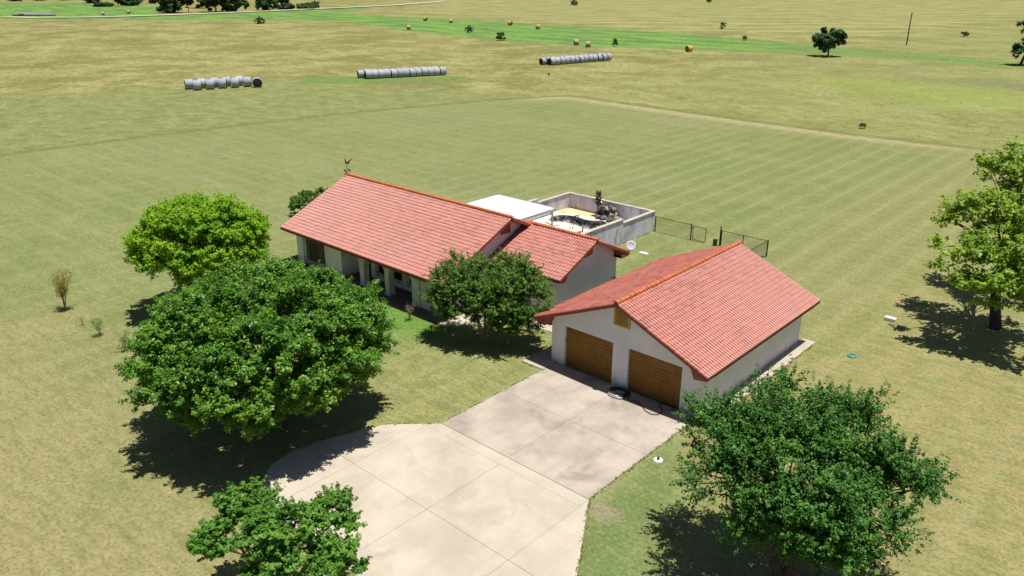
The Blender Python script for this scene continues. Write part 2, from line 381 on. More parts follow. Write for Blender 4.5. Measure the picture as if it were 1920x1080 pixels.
    # clump-level and blade-level variation
    n_t = t.noise(2.6, 6, .82); n_q = t.noise(.75, 6, .82, stretch=(.85, 1.15, 1), rot=-YAW)
    c = t.mix(t.rng(n_t, .38, .50, .32, 0), c, (.125, .155, .045)); c = t.mix(t.rng(n_t, .52, .64, 0, .30), c, (.44, .41, .21))
    fm = t.rng(mw, -.5, .5, 1, .35)
    c = t.mix(mt(X_, fm, t.rng(n_q, .37, .49, .5, 0)), c, (.14, .15, .045)); c = t.mix(mt(X_, fm, t.rng(n_q, .53, .64, 0, .45)), c, (.48, .44, .23))
    c = t.mix(t.rng(comb, .46, .62, 0, .42), c, (.16, .185, .055)); c = t.mix(t.rng(comb, .28, .43, .35, 0), c, (.42, .385, .20))
    c = t.mix(t.rng(n_f, .36, .52, .55, 0), c, (.11, .135, .035)); c = t.mix(t.rng(n_f, .54, .68, 0, .4), c, (.46, .42, .23))
    c = t.mix(t.rng(n_ff, .32, .46, .4, 0), c, (.09, .11, .03)); c = t.mix(t.rng(n_ff, .53, .68, 0, .35), c, (.45, .42, .24))
    t.bump(mt(A, n_f, mt(X_, n_ff, .5)), .6, .06)
    c = t.mix(1.0, c, (.725, .755, .69), 'MULTIPLY')
    return t.fin(c, .95, .1)
me.materials.append(ground_mat())
tag(link('ground', me), kind='structure')

# ------------------------------------------------------------------ paving
def sheet(name, poly, z0, z1, mat): return tag(MB().prism(poly, 2, z0, z1).build(name, mat), kind='structure')
g_ = .006
# brownish apron in front of the doors, in two halves both ways, and the paler turning pad
ap = MB()
def slab(x0, x1, y0, y1): ap.box(x0 + g_, x1 - g_, y0 + g_, y1 - g_, -.1, .03)
slab(.34, 4.3, -4.0, -.02); slab(4.3, 8.4, -4.0, -.02); slab(.34, 4.3, -7.97, -4.0); slab(4.3, 8.4, -7.97, -4.0)
tag(ap.build('garage_apron', M['conc2']), kind='structure')
pad = MB()
def pp(*pts):
    c = sum((Vector(p) for p in pts), Vector((0, 0))) / len(pts)
    pad.prism([tuple(Vector(p) + (c - Vector(p)).normalized() * g_ * 1.5) for p in pts], 2, -.1, .026)
pp((.34, -7.985), (8.42, -7.985), (8.42, -8.55), (4.35, -8.55), (-.03, -8.55), (.02, -8.28))
pp((-.03, -8.55), (4.35, -8.55), (4.35, -12.47), (-.03, -12.47)); pp((4.35, -8.55), (8.42, -8.55), (8.42, -12.47), (4.35, -12.47))
pp((-.03, -12.47), (4.35, -12.47), (4.35, -16.35), (-.03, -16.35)); pp((4.35, -12.47), (8.42, -12.47), (8.42, -16.35), (4.35, -16.35))
pp((-.03, -8.36), (-.03, -12.47), (-2.45, -12.47), (-2.0, -11.2), (-1.44, -9.71)); pp((-.03, -12.47), (-.03, -16.35), (-.6, -16.35), (-1.6, -15.7), (-2.4, -14.8), (-2.65, -13.6), (-2.45, -12.47))
pp((8.42, -7.985), (8.85, -8.65), (10.05, -10.6), (11.2, -12.47), (8.42, -12.47)); pp((8.42, -12.47), (11.2, -12.47), (13.6, -16.35), (8.42, -16.35))
pp((5.2, -16.35), (13.6, -16.35), (17, -22), (8, -22))
tag(pad.build('driveway', M['conc']), kind='structure')
sheet('joint_bed', [(-.6, -16.2), (-2.1, -14.8), (-2.2, -12.4), (-1.4, -9.8), (.4, -8.2), (.4, -.1), (8.35, -.1), (8.35, -8.0), (13.4, -16.3)], -.1, .008, M['joint'])
sheet('garage_side_strip', [(8.41, -.02), (9.1, -.02), (9.1, 11.15), (8.41, 11.15)], -.1, .05, M['conc'])
sheet('garage_left_walk', [(-1.05, -1.1), (.33, -1.1), (.33, -.03), (-.01, -.03), (-.01, 10.4), (-1.05, 10.4)], -.1, .045, M['conc2'])
sheet('front_walk', [(-7.75, -.8), (-7.0, -.8), (-6.4, .3), (-4.3, 2.5), (-1.06, 2.7), (-1.06, 3.9), (-4.6, 3.6), (-7.75, 1.1)], -.1, .035, M['conc'])
sheet('porch_floor', [(-23.1, -.85), (-7.76, -.85), (-7.76, 1.25), (-23.1, 1.25)], -.1, .09, M['porch'])
# far dirt road
def ribbon(pts, wdt, z):
    mb = MB(); n = len(pts); vs = []
    for i, p in enumerate(pts):
        d = (pts[min(i + 1, n - 1)] - pts[max(i - 1, 0)]); d.z = 0; d.normalize(); s_ = Vector((-d.y, d.x, 0)) * wdt / 2
        vs += [p + s_ + Vector((0, 0, z)), p - s_ + Vector((0, 0, z))]
    return mb.add(vs, [(2 * i, 2 * i + 1, 2 * i + 3, 2 * i + 2) for i in range(n - 1)])
def gz(x, y):
    f = min(max((math.hypot(x - 5, y) - 110) / 200, 0), 1)
    return f * (1.1 * math.sin(x * .021 + 1.3) * math.sin(y * .017 + .4) + .5 * math.sin(x * .06 + y * .045)) * .5
def GG(px, py):
    p = G(px, py); p.z = gz(p.x, p.y); p = G(px, py, p.z); p.z = gz(p.x, p.y); return p
rp = [GG(*q_) for q_ in ((0, 36), (60, 37), (140, 36), (200, 35), (280, 32), (360, 29), (440, 25.5), (520, 22), (600, 18), (680, 14.5), (740, 11), (800, 6), (840, 2))]
rr = []
for a, b in zip(rp, rp[1:]):
    for k in range(6):
        p = a.lerp(b, k / 6); p.z = gz(p.x, p.y); rr.append(p)
tag(ribbon(rr, 6.5, .3).build('dirt_road', flat('pale_caliche', (.42, .37, .29), .95, .1, var=.12, sc_=.05)), kind='structure')

# ------------------------------------------------------------------ roofs
def roof_slope(P0, a, La, b, Lb, pitch=.195, course=.268, hr=.08, butt=.022):
    """rolls run down b (unit), counted along a (unit); returns vertices, quads, uvs"""
    a = np.array(a, float); b = np.array(b, float); n = np.cross(a, b); n /= np.linalg.norm(n)
    if n[2] < 0: n = -n
    nr = max(1, round(La / pitch)); pitch = La / nr; K = 10
    xs = np.arange(nr * K + 1) * pitch / K; ph = (np.arange(nr * K + 1) % K) / K
    prof = hr * np.sqrt(np.clip(1 - ((ph - .5) / .42) ** 2, 0, 1))
    nc = max(1, round(Lb / course)); course = Lb / nc
    m = nr * K + 1; Vs = []; Qs = []; UVs = []; o = 0; X_ = np.arange(m)
    jit = np.random.default_rng(int(La * 100)).normal(0, .004, (nc + 1, nr * K // 20 + 2))
    def strip_(sa, ha, sb, hb, jr):
        nonlocal o
        for s_, h in ((sa, ha), (sb, hb)): Vs.append(np.array(P0)[None] + xs[:, None] * a + s_ * b + h[:, None] * n)
        i = np.arange(m - 1); Qs.append(np.stack([i, i + 1, m + i + 1, m + i], -1) + o); o += 2 * m
        UVs.append(np.stack([np.stack([(i + .5) / (2 * K), np.full(m - 1, jr + .5)], -1)] * 4, 1))
    for j in range(nc):
        jj = jit[j][X_ // 20]; jn = jit[j + 1][X_ // 20]
        strip_(j * course, prof * .92 + jj, (j + 1) * course, prof + butt + jj, j)
        strip_((j + 1) * course, prof + butt + jj, (j + 1) * course - .002, (prof * .92 + jn) if j < nc - 1 else (prof * 0 - .01), j)
    V = np.concatenate(Vs); Q = np.concatenate(Qs); UV = np.concatenate(UVs)
    return V, Q, UV
def roof_mesh(name, parts, parent):
    V = []; Q = []; UV = []; o = 0
    for k, (v, q_, uv) in enumerate(parts): V.append(v); Q.append(q_ + o); UV.append(uv + np.array([k * 500, k * 37])); o += len(v)
    me = bpy.data.meshes.new(name); mesh_fill(me, np.concatenate(V), np.concatenate(Q))
    l = me.uv_layers.new(name='UVMap'); l.data.foreach_set('uv', np.concatenate(UV).astype(np.float32).ravel())
    me.materials.append(M['tile']); me.shade_smooth(); return link(name, me, parent)
def ridge_cap(name, P, a, L, parent, step=.36, r=.12):
    mb = MB(); a = Vector(a); side = Vector((0, 0, 1)).cross(a); n = round(L / step); step = L / n; K = 8
    for i in range(n):
        p0 = Vector(P) + a * (i * step - .02); p1 = Vector(P) + a * ((i + 1) * step + .015)
        for (p, q_, r0, r1) in ((p0, p1, r * 1.12, r * .95),):
            vs = []
            for c, rr_ in ((p, r0), (q_, r1), (p, r0 - .018), (q_, r1 - .018)):
                vs += [c + side * math.cos(math.pi * k / K) * rr_ + Vector((0, 0, 1)) * (math.sin(math.pi * k / K) * rr_ * .9) for k in range(K + 1)]
            m = K + 1; fs = []
            for k in range(K): fs += [(k, k + 1, m + k + 1, m + k), (2 * m + k, 3 * m + k, 3 * m + k + 1, 2 * m + k + 1), (k, 2 * m + k, 2 * m + k + 1, k + 1), (m + k, m + k + 1, 3 * m + k + 1, 3 * m + k)]
            mb.add(vs, fs)
    return mb.build(name, M['ridge'], parent, fixn=False)
def fascia(mb, axis_, lo, hi, mid, half, zr, ze, back_half=None, d=.17, t=.03):
    """slanted bargeboards at both gable ends of a roof. axis_ 1: ridge along y; 0: ridge along x"""
    bh = back_half or half
    for c0, c1 in ((lo, lo + t), (hi - t, hi)):
        for s_, hh in ((-1, half), (1, bh)):
            zz = zr - (zr - ze) * hh / half
            poly = [(mid, zr - .02), (mid + s_ * hh, zz - .02), (mid + s_ * hh, zz - d), (mid, zr - d)]
            mb.prism(poly, 1 if axis_ == 1 else 0, c0, c1)

# ------------------------------------------------------------------ garage
gar = empty('garage', (4.2, 5.2, 0), 'white stucco garage with two brown doors and pinkish terracotta tile roof', 'garage')
W, L, DH = 8.4, 10.54, 2.2
E_, Rg, ov, of, ob = 2.47, 4.54, .64, .65, .54
sl = (Rg - E_) / (W / 2 + ov); zt = E_ + ov * sl - .2       # wall top under the roof
zr_ = Rg - .2
mb = MB(); th = .22
mb.box(0, .83, 0, th, 0, DH); mb.box(3.72, 4.6, 0, th, 0, DH); mb.box(7.46, W, 0, th, 0, DH)
mb.prism([(0, DH), (W, DH), (W, zt), (W / 2, zr_), (0, zt)], 1, 0, th)
mb.prism([(0, 0), (W, 0), (W, zt), (W / 2, zr_), (0, zt)], 1, L - th, L)
mb.box(0, th, th, L - th, 0, zt); mb.box(W - th, W, th, L - th, 0, zt)
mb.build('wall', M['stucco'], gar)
cs = math.cos(math.atan(sl)); sn = math.sin(math.atan(sl)); Ls = (W / 2 + ov) / cs
tz = -.03
r_g = roof_mesh('roof', [roof_slope((W / 2, -of, Rg + tz), (0, 1, 0), L + of + ob, (cs, 0, -sn), Ls),
                   roof_slope((W / 2, -of, Rg + tz), (0, 1, 0), L + of + ob, (-cs, 0, -sn), Ls)], gar)
ridge_cap('ridge_cap', (W / 2, -of - .04, Rg + .035), (0, 1, 0), L + of + ob + .06, r_g)
mb = MB()   # deck under the tiles
for s_ in (-1, 1):
    x1 = W / 2 + s_ * (W / 2 + ov - .02)
    mb.prism([(W / 2, Rg - .05), (x1, E_ - .05), (x1, E_ - .14), (W / 2, Rg - .16)], 1, -of + .035, L + ob - .035)
mb.build('roof_deck', M['rust'], gar)
mb = MB(); fascia(mb, 1, -of + .005, L + ob - .005, W / 2, W / 2 + ov, Rg - .015, E_ - .015); 
for s_ in (-1, 1):
    x1 = W / 2 + s_ * (W / 2 + ov); x0 = W / 2 + s_ * (W / 2 + .0)
    a, b = sorted((x1 - s_ * .10, x1 - s_ * .07)); mb.box(a, b, -of + .035, L + ob - .035, E_ - .19, E_ - .03)
    # boxed eave end and soffit
    for y0, y1 in ((-of + .036, -.003), (L + .003, L + ob - .036)):
        mb.prism([(x1 - s_ * .03, E_ - .16), (x0 - s_ * .25, E_ + (ov + .25) * sl - .17), (x0 - s_ * .02, E_ - .30), (x1 - s_ * .03, E_ - .20)], 1, y0, y1)
    a, b = sorted((x0 + s_ * .003, x1 - s_ * .03)); mb.box(a, b, 0, L, E_ - .215, E_ - .19)
mb.build('fascia', M['rust'], gar)
for x0, x1 in ((.83, 3.72), (4.6, 7.46)):
    mb = MB(); mb.box(x0 + .003, x1 - .003, .15, .19, 0.02, DH - .003); rng = random.Random(int(x0 * 10))
    for r_ in range(4):
        n = 4; z0 = .05 + r_ * .535; off = (.5 if r_ % 2 else 0) * (x1 - x0) / n
        xs = [x0 + .05] + [x0 + off + (x1 - x0) * k / n for k in range(0 if off else 1, n)] + [x1 - .05]
        for a, b in zip(xs, xs[1:]):
            if b - a < .1: continue
            dz = rng.uniform(0, .006); mb.box(a + .006, b - .006, .135 - dz, .1505, z0 + .168, z0 + .337); mb.box(a + .006, b - .006, .135 - dz, .1505, z0 + .346, z0 + .512); mb.box(a + .006, b - .006, .135 - dz, .1505, z0, z0 + .16)
    o = mb.build('garage_door', M['gdoor'], gar)
    MB().box((x0 + x1) / 2 - .07, (x0 + x1) / 2 + .07, .09, .121, .22, .25).build('handle', M['iron'], o)
    MB().box(x0 + .001, x0 + .03, .03, .10, 1.3, 1.46).build('door_sensor', M['galv'], gar)
vx0, vx1, vz0, vz1 = 3.72, 4.6, 3.17, 4.12
def zr_at(x): return Rg - abs(x - W / 2) * sl - .2
mb = MB(); f = .085
o = MB().prism([(vx0, vz0), (vx1, vz0), (vx1, zr_at(vx1) - .01), (4.2, zr_ - .01), (vx0, zr_at(vx0) - .01)], 1, -.035, -.003).build('gable_vent', M['ochredark'], gar)
mb.box(vx0, vx0 + f, -.07, -.036, vz0, zr_at(vx0) - .02); mb.box(vx1 - f, vx1, -.07, -.036, vz0, zr_at(vx1) - .02); mb.box(vx0 + f, vx1 - f, -.07, -.036, vz0, vz0 + f)
mb.build('frame', M['ochre'], o)
mb = MB(); z = vz0 + f + .03
while z < vz1 - .1:
    mb.prism([(-.068, z), (-.062, z + .01), (-.037, z + .05), (-.037, z + .035)], 0, vx0 + f, vx1 - f); z += .075
mb.build('louvre', M['ochre'], o)

# ------------------------------------------------------------------ house
U0, U1, V0, Vm, Eh, Rh, Vb = -23.07, -7.18, -.765, 4.943, 2.464, 5.031, 10.65
UW, V2, Vm2, R2, E2, Vb2 = -2.33, 3.459, 6.804, 4.267, 2.763, 10.13
hs = empty('house', (-13, 5, 0), 'long white stucco ranch house with arched porch and terracotta tile roof', 'house')
slh = (Rh - Eh) / (Vm - V0); WL, WR = -22.35, -7.8; wf = -.07; bw = 1.22
def ztop(v): return Rh - abs(v - Vm) * slh - .2
mb = MB()
def gable_box(x0, x1, v0, v1, tf): # solid with a roof-shaped top
    mb.prism([(v0, 0), (v1, 0), (v1, tf(v1)), (Vm_, tf(Vm_)), (v0, tf(v0))], 0, x0, x1)
Vm_ = Vm
gable_box(WL, -17.42, wf, 10.1, ztop)
mb.prism([(bw, 0), (10.1, 0), (10.1, ztop(10.1)), (Vm, ztop(Vm)), (bw, ztop(bw))], 0, -17.42, -9.95)
mb.prism([(.13, 0), (10.1, 0), (10.1, ztop(10.1)), (Vm, ztop(Vm)), (.13, ztop(.13))], 0, -9.95, WR)
def ztop2(v): return R2 - abs(v - Vm2) * (R2 - E2) / (Vm2 - V2) - .17
mb.prism([(3.98, 0), (9.62, 0), (9.62, ztop2(9.62)), (Vm2, ztop2(Vm2)), (3.98, ztop2(3.98))], 0, WR, -2.9)
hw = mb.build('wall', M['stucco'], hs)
# arcade: three arches on square columns
cols = [(-15.52, -15.12), (-13.08, -12.7), (-10.6, -10.2)]
mb = MB(); zl = Eh + .7 * slh - .22; t0, t1 = wf, .36
spans = [(-17.42, cols[0][0]), (cols[0][1], cols[1][0]), (cols[1][1], cols[2][0])]
for i, (a, b) in enumerate(spans):
    n = 12; c = (a + b) / 2; hw_ = (b - a) / 2; spring = 1.45; rise = .66
    pts = [(a, zl), (a, spring)] + [(c - hw_ * math.cos(math.pi * k / n), spring + rise * math.sin(math.pi * k / n) ** .8) for k in range(1, n)] + [(b, spring), (b, zl)]
    for k in range(1, len(pts) - 2):
        p, q_ = pts[k], pts[k + 1]; mb.prism([(p[0], zl), (p[0], p[1]), (q_[0], q_[1]), (q_[0], zl)], 1, t0, t1)
mb.box(-10.2, -9.95, t0, t1, .09, zl)
mb.box(-9.95, WR, .0, .12, .0, zl)
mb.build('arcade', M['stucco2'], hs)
for a, b in cols:
    mb = MB().box(a, b, t0, t1, .09, zl); mb.box(a - .04, b + .04, t0 - .04, t1 + .04, .09, .22)
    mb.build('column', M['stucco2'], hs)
# roof
csh = math.cos(math.atan(slh)); snh = math.sin(math.atan(slh))
sl2 = (R2 - E2) / (Vm2 - V2); cs2 = math.cos(math.atan(sl2)); sn2 = math.sin(math.atan(sl2))
rf = roof_mesh('roof', [roof_slope((U0, Vm, Rh + tz), (1, 0, 0), U1 - U0, (0, -csh, -snh), (Vm - V0) / csh),
                        roof_slope((U0, Vm, Rh + tz), (1, 0, 0), U1 - U0, (0, csh, -snh), (Vb - Vm) / csh)], hs)
ridge_cap('ridge_cap', (U0 - .03, Vm, Rh + .035), (1, 0, 0), U1 - U0 + .06, rf)
rw = roof_mesh('wing_roof', [roof_slope((WR, Vm2, R2 + tz), (1, 0, 0), UW - WR, (0, -cs2, -sn2), (Vm2 - V2) / cs2),
                        roof_slope((WR, Vm2, R2 + tz), (1, 0, 0), UW - WR, (0, cs2, -sn2), (Vb2 - Vm2) / cs2)], hs)
ridge_cap('ridge_cap', (WR + .02, Vm2, R2 + .035), (1, 0, 0), UW - WR + .02, rw)
mb = MB()
mb.prism([(V0 + .02, Eh - .05), (Vm, Rh - .05), (Vb - .02, Eh - .05), (Vb - .02, Eh - .14), (Vm, Rh - .16), (V0 + .02, Eh - .14)], 0, U0 + .035, U1 - .035)
mb.prism([(V2 + .02, E2 - .05), (Vm2, R2 - .05), (Vb2 - .02, E2 - .05), (Vb2 - .02, E2 - .13), (Vm2, R2 - .15), (V2 + .02, E2 - .13)], 0, U1 + .02, UW - .035)
mb.build('roof_deck', M['rust'], hs)
mb = MB(); fascia(mb, 0, U0 + .005, U1 - .005, Vm, Vm - V0, Rh - .015, Eh - .015); fascia(mb, 0, WR + .65, UW - .005, Vm2, Vm2 - V2, R2 - .015, E2 - .015)
mb.box(U0 + .035, U1 - .035, V0 + .07, V0 + .10, Eh - .18, Eh - .03); mb.box(U0 + .035, U1 - .035, Vb - .022, Vb, Eh - .2, Eh - .03)
mb.box(WR + .7, UW - .035, V2 + .07, V2 + .10, E2 - .18, E2 - .03); mb.box(WR + .7, UW - .035, Vb2 - .022, Vb2, E2 - .2, E2 - .03)
# boxed eaves
mb.box(U0 + .036, U1 - .036, V0 + .023, wf - .003, Eh - .215, Eh - .19)
mb.prism([(V0 + .03, Eh - .2), (V0 + .03, Eh - .15), (wf + .3, Eh + .9 * slh - .17), (wf + .02, Eh - .3)], 0, WR + .01, U1 - .036)
mb.prism([(V0 + .03, Eh - .2), (V0 + .03, Eh - .15), (wf + .3, Eh + .9 * slh - .17), (wf + .02, Eh - .3)], 0, U0 + .036, WL - .01)
mb.prism([(V2 + .03, E2 - .2), (V2 + .03, E2 - .15), (4.2, E2 + .7 * sl2 - .17), (4.0, E2 - .28)], 0, -2.89, UW - .036)
mb.build('fascia', M['rust'], hs)
mb = MB().box(-2.89, UW - .01, 9.3, Vb2 - .03, E2 - .24, E2 - .1)
mb.prism([(Vb2 - .03, E2 - .24), (Vb2 - .03, E2 - .13), (9.3, E2 + .8 * sl2 - .15), (9.3, E2 - .24)], 0, -2.88, UW - .036)
mb.build('soffit_box', M['soffit'], hs)
# gable vents (brown, tucked under the rakes)
MB().prism([(4.58, 3.95), (5.42, 3.9), (5.42, ztop(5.42) + .02), (Vm, ztop(Vm) + .02), (4.58, ztop(4.58) + .02)], 0, WR + .003, WR + .04).build('gable_vent', M['rust'], hs)
MB().prism([(6.35, 3.2), (7.12, 3.27), (7.12, ztop2(7.12) + .02), (Vm2, ztop2(Vm2) + .02), (6.35, ztop2(6.35) + .02)], 0, -2.897, -2.86).build('gable_vent', M['rust'], hs)
def grille(x0, x1, y, z0, z1, parent):
    m = MB(); n = max(3, round((x1 - x0) / .13))
    for k in range(n + 1):
        x = x0 + (x1 - x0) * k / n; m.box(x - .011, x + .011, y, y + .022, z0, z1)
    for z in (z0, z0 + (z1 - z0) * .18, z1 - (z1 - z0) * .18, z1): m.box(x0, x1, y - .012, y, z - .014, z + .014)
    m.box(x0 - .02, x0, y, y + .2, z0, z0 + .03); m.box(x1, x1 + .02, y, y + .2, z0, z0 + .03)
    m.box(x0 - .02, x0, y, y + .2, z1 - .03, z1); m.box(x1, x1 + .02, y, y + .2, z1 - .03, z1)
    return m.build('grille', M['iron'], parent)
def window(x0, x1, y, z0, z1, gr=True):
    m = MB(); f = .06
    m.box(x0, x0 + f, y - .05, y, z0, z1); m.box(x1 - f, x1, y - .05, y, z0, z1); m.box(x0 + f, x1 - f, y - .05, y, z0, z0 + f); m.box(x0 + f, x1 - f, y - .05, y, z1 - f, z1)
    m.box((x0 + x1) / 2 - .025, (x0 + x1) / 2 + .025, y - .045, y, z0 + f, z1 - f)
    w_ = m.build('window', M['iron'], hs)
    MB().box(x0 + f, x1 - f, y - .02, y - .004, z0 + f, z1 - f).build('pane', M['glass'], w_)
    if gr: grille(x0 - .06, x1 + .06, y - .26, z0 - .1, z1 + .05, w_)
window(-21.15, -19.2, wf - .003, .45, 2.15); window(-15.2, -13.0, bw - .003, .62, 1.95); window(-12.2, -11.2, bw - .003, .62, 1.95)
d_ = MB().box(-16.95, -16.05, bw - .04, bw - .003, .09, 2.15).build('front_door', flat('dark_wood_door', (.035, .022, .015), .5, .3), hs)
MB().box(-16.15, -16.10, bw - .09, bw - .041, 1.0, 1.12).build('handle', M['galv'], d_)

# ------------------------------------------------------------------ patio cover
pc = empty('patio_cover', (-15, 13, 0), 'flat white patio roof on slim posts behind the house', 'patio cover')
pt = MB().box(-18.15, -12.5, 10.75, 15.45, 2.3, 2.36).build('roof', M['whiteroof'], pc)
mb = MB(); mb.box(-18.2, -12.45, 15.453, 15.5, 2.2, 2.4); mb.box(-12.497, -12.45, 10.75, 15.45, 2.2, 2.4); mb.box(-18.2, -18.153, 10.75, 15.45, 2.2, 2.4)
mb.build('gutter', M['galv'], pc)
for x in (-18.0, -15.3, -12.62):
    for y in ((15.3, 12.4) if x == -12.62 else (15.3,)):
        MB().box(x - .05, x + .05, y - .05, y + .05, .02, 2.298).build('post', M['galv'], pc)
mb = MB(); mb.box(-12.66, -12.58, 12.46, 15.24, 1.95, 2.02); mb.build('rail', M['galv'], pc)

# ------------------------------------------------------------------ pool enclosure
pe = empty('pool_wall', (-12.3, 17, 0), 'rain-stained grey concrete wall enclosing the drained pool', 'wall')
PX0, PX1, PY1 = -16.5, -8.2, 22.2; hA, hB = 1.86, 1.58; t_ = .2; ys = 18.0
mb = MB()
mb.box(PX1 - t_, PX1, 12.2, ys, 0, hA - .06); mb.box(PX1 - t_, PX1, ys, PY1, 0, hB - .06)
mb.box(PX0, PX0 + t_, 15.6, ys, 0, hA - .06); mb.box(PX0, PX0 + t_, ys, PY1, 0, hB - .06)
mb.box(PX0 + t_, PX1 - t_, PY1 - t_, PY1, 0, hB - .06); mb.box(PX1 - 1.5, PX1 - 1.35, 11.5, 14.8, 0, 1.42)
mb.build('wall', M['poolwall'], pe)
mb = MB(); c_ = .055
mb.box(PX1 - t_ - c_, PX1 + c_, 12.2, ys + .02, hA - .06, hA); mb.box(PX1 - t_ - c_, PX1 + c_, ys + .021, PY1 + c_, hB - .06, hB)
mb.box(PX0 - c_, PX0 + t_ + c_, 15.6, ys + .02, hA - .06, hA); mb.box(PX0 - c_, PX0 + t_ + c_, ys + .021, PY1 + c_, hB - .06, hB)
mb.box(PX0 + t_ + c_ + .001, PX1 - t_ - c_ - .001, PY1 - t_ - c_, PY1 + c_, hB - .06, hB - .001); mb.box(PX1 - 1.53, PX1 - 1.32, 11.5, 14.83, 1.42, 1.46)
mb.build('coping', flat('pale_coping', (.40, .36, .32), .85, .2), pe)
ZD = .35
def GD(x, y): return G(x, y, ZD)
kid = [GD(*p) for p in ((1031, 411), (1037, 406.5), (1048, 403.8), (1062, 404), (1077, 406), (1091, 410.5), (1105, 413.5), (1119, 413.8), (1130, 415), (1137, 418), (1138, 422), (1130, 427), (1116, 430), (1102, 429), (1088, 424.5), (1071, 418.5), (1056, 415.8), (1041, 415.8), (1033, 414))]
def smooth_loop(P, k=4):
    n = len(P); out = []
    for i in range(n):
        p0, p1, p2, p3 = P[i - 1], P[i], P[(i + 1) % n], P[(i + 2) % n]
        for j in range(k):
            t = j / k; out.append(.5 * ((2 * p1) + (p2 - p0) * t + (2 * p0 - 5 * p1 + 4 * p2 - p3) * t * t + (3 * p1 - p0 - 3 * p2 + p3) * t ** 3))
    return out
kid = smooth_loop(kid)
kid = [Vector((min(p.x, PX1 - t_ - .25), min(p.y, PY1 - t_ - .5), ZD)) for p in kid]
def fill(outer, holes, z, zlow, name, mat):
    bm = bmesh.new(); edges = []
    for loop in [outer] + holes:
        vs = [bm.verts.new((p[0], p[1], z)) for p in loop]; edges += [bm.edges.new((vs[i], vs[(i + 1) % len(vs)])) for i in range(len(vs))]
    bmesh.ops.triangle_fill(bm, use_beauty=True, use_dissolve=False, edges=edges)
    for f_ in bm.faces:
        if f_.normal.z < 0: f_.normal_flip()
    r_ = bmesh.ops.extrude_edge_only(bm, edges=[e_ for e_ in bm.edges if e_.is_boundary])
    for v in [g for g in r_['geom'] if isinstance(g, bmesh.types.BMVert)]: v.co.z = zlow
    me = bpy.data.meshes.new(name); bm.to_mesh(me); bm.free(); me.materials.append(mat); return tag(link(name, me), kind='structure')
D0, D1, D2, D3 = PX0 + t_ + .003, PX1 - t_ - .003, 12.0, PY1 - t_ - .003
fill([(D0, D2), (D1, D2), (D1, D3), (D0, D3)], [[(p.x, p.y) for p in kid]], ZD, -.05, 'pool_deck', M['deck'])
cen = sum(kid, Vector()) / len(kid)
sp = empty('swimming_pool', (cen.x, cen.y, ZD), 'small drained kidney-shaped pool with black grimy bottom', 'pool')
mb = MB(); n = len(kid)
def inset(p, r_): return cen + (p - cen) * r_
prof = [(1.0, 0), (.97, -.35), (.88, -.52), (.6, -.6), (.0, -.66)]
vs = []
for r_, z in prof[:-1]: vs += [Vector((*(inset(p, r_).xy), ZD + z)) for p in kid]
vs.append(Vector((cen.x, cen.y, ZD - .66)))
fs = [(k * n + i, k * n + (i + 1) % n, (k + 1) * n + (i + 1) % n, (k + 1) * n + i) for k in range(3) for i in range(n)] + [(3 * n + i, 3 * n + (i + 1) % n, 4 * n) for i in range(n)]
mb.add(vs, fs); mb.build('basin', M['basin'], sp, fixn=False)
mb = MB(); nn = n; ro = [inset(p, 1.0) + (p - cen).normalized() * .16 for p in kid]
vs = [Vector((p.x, p.y, ZD + .03)) for p in kid] + [Vector((p.x, p.y, ZD + .03)) for p in ro] + [Vector((p.x, p.y, ZD - .08)) for p in kid] + [Vector((p.x, p.y, ZD + .0)) for p in ro]
fs = []
for i in range(n):
    j = (i + 1) % n; fs += [(i, n + i, n + j, j), (i, j, 2 * n + j, 2 * n + i), (n + i, 3 * n + i, 3 * n + j, n + j)]
mb.add(vs, fs); mb.build('coping', M['galv'], sp, fixn=False)
# sandy bed behind the pool
sb = [GD(*p) for p in ((1040, 396), (1052, 391), (1066, 389), (1084, 391), (1104, 395), (1122, 399), (1128, 403), (1124, 408), (1108, 407), (1090, 402), (1074, 399), (1052, 399.5), (1040, 401))]
sb = [Vector((max(min(p.x, D1 - .05), D0 + .05), min(p.y, D3 - .05), 0)) for p in sb]
tag(MB().prism([(p.x, p.y) for p in sb], 2, ZD - .02, ZD + .012).build('sand_bed', M['sand']), kind='structure')
# rock waterfall
rk = empty('rock_waterfall', GD(1150, 414), 'heap of blackened rocks at the pool edge by the right wall', 'rocks')
rng = random.Random(5)
def rock(c, s_, mat, parent):
    bm = bmesh.new(); bmesh.ops.create_icosphere(bm, subdivisions=2, radius=1)
    ax = [Vector((rng.gauss(0, 1), rng.gauss(0, 1), rng.gauss(0, 1))).normalized() for _ in range(15)]
    for v in bm.verts:
        v.co *= min([1.0] + [(.5 + .2 * (hash(round(a_.x, 2)) % 7) / 7) / max(.01, v.co.normalized().dot(a_)) for a_ in ax])
        v.co = Vector((v.co.x * s_[0], v.co.y * s_[1], v.co.z * s_[2]))
    me = bpy.data.meshes.new('rock'); bm.to_mesh(me); bm.free(); me.materials.append(mat)
    o = bpy.data.objects.new('rock', me); col.objects.link(o); o.parent = parent; o.location = c - Vector(parent.location); o.rotation_euler = (rng.uniform(-.3, .3), rng.uniform(-.3, .3), rng.uniform(0, 6))
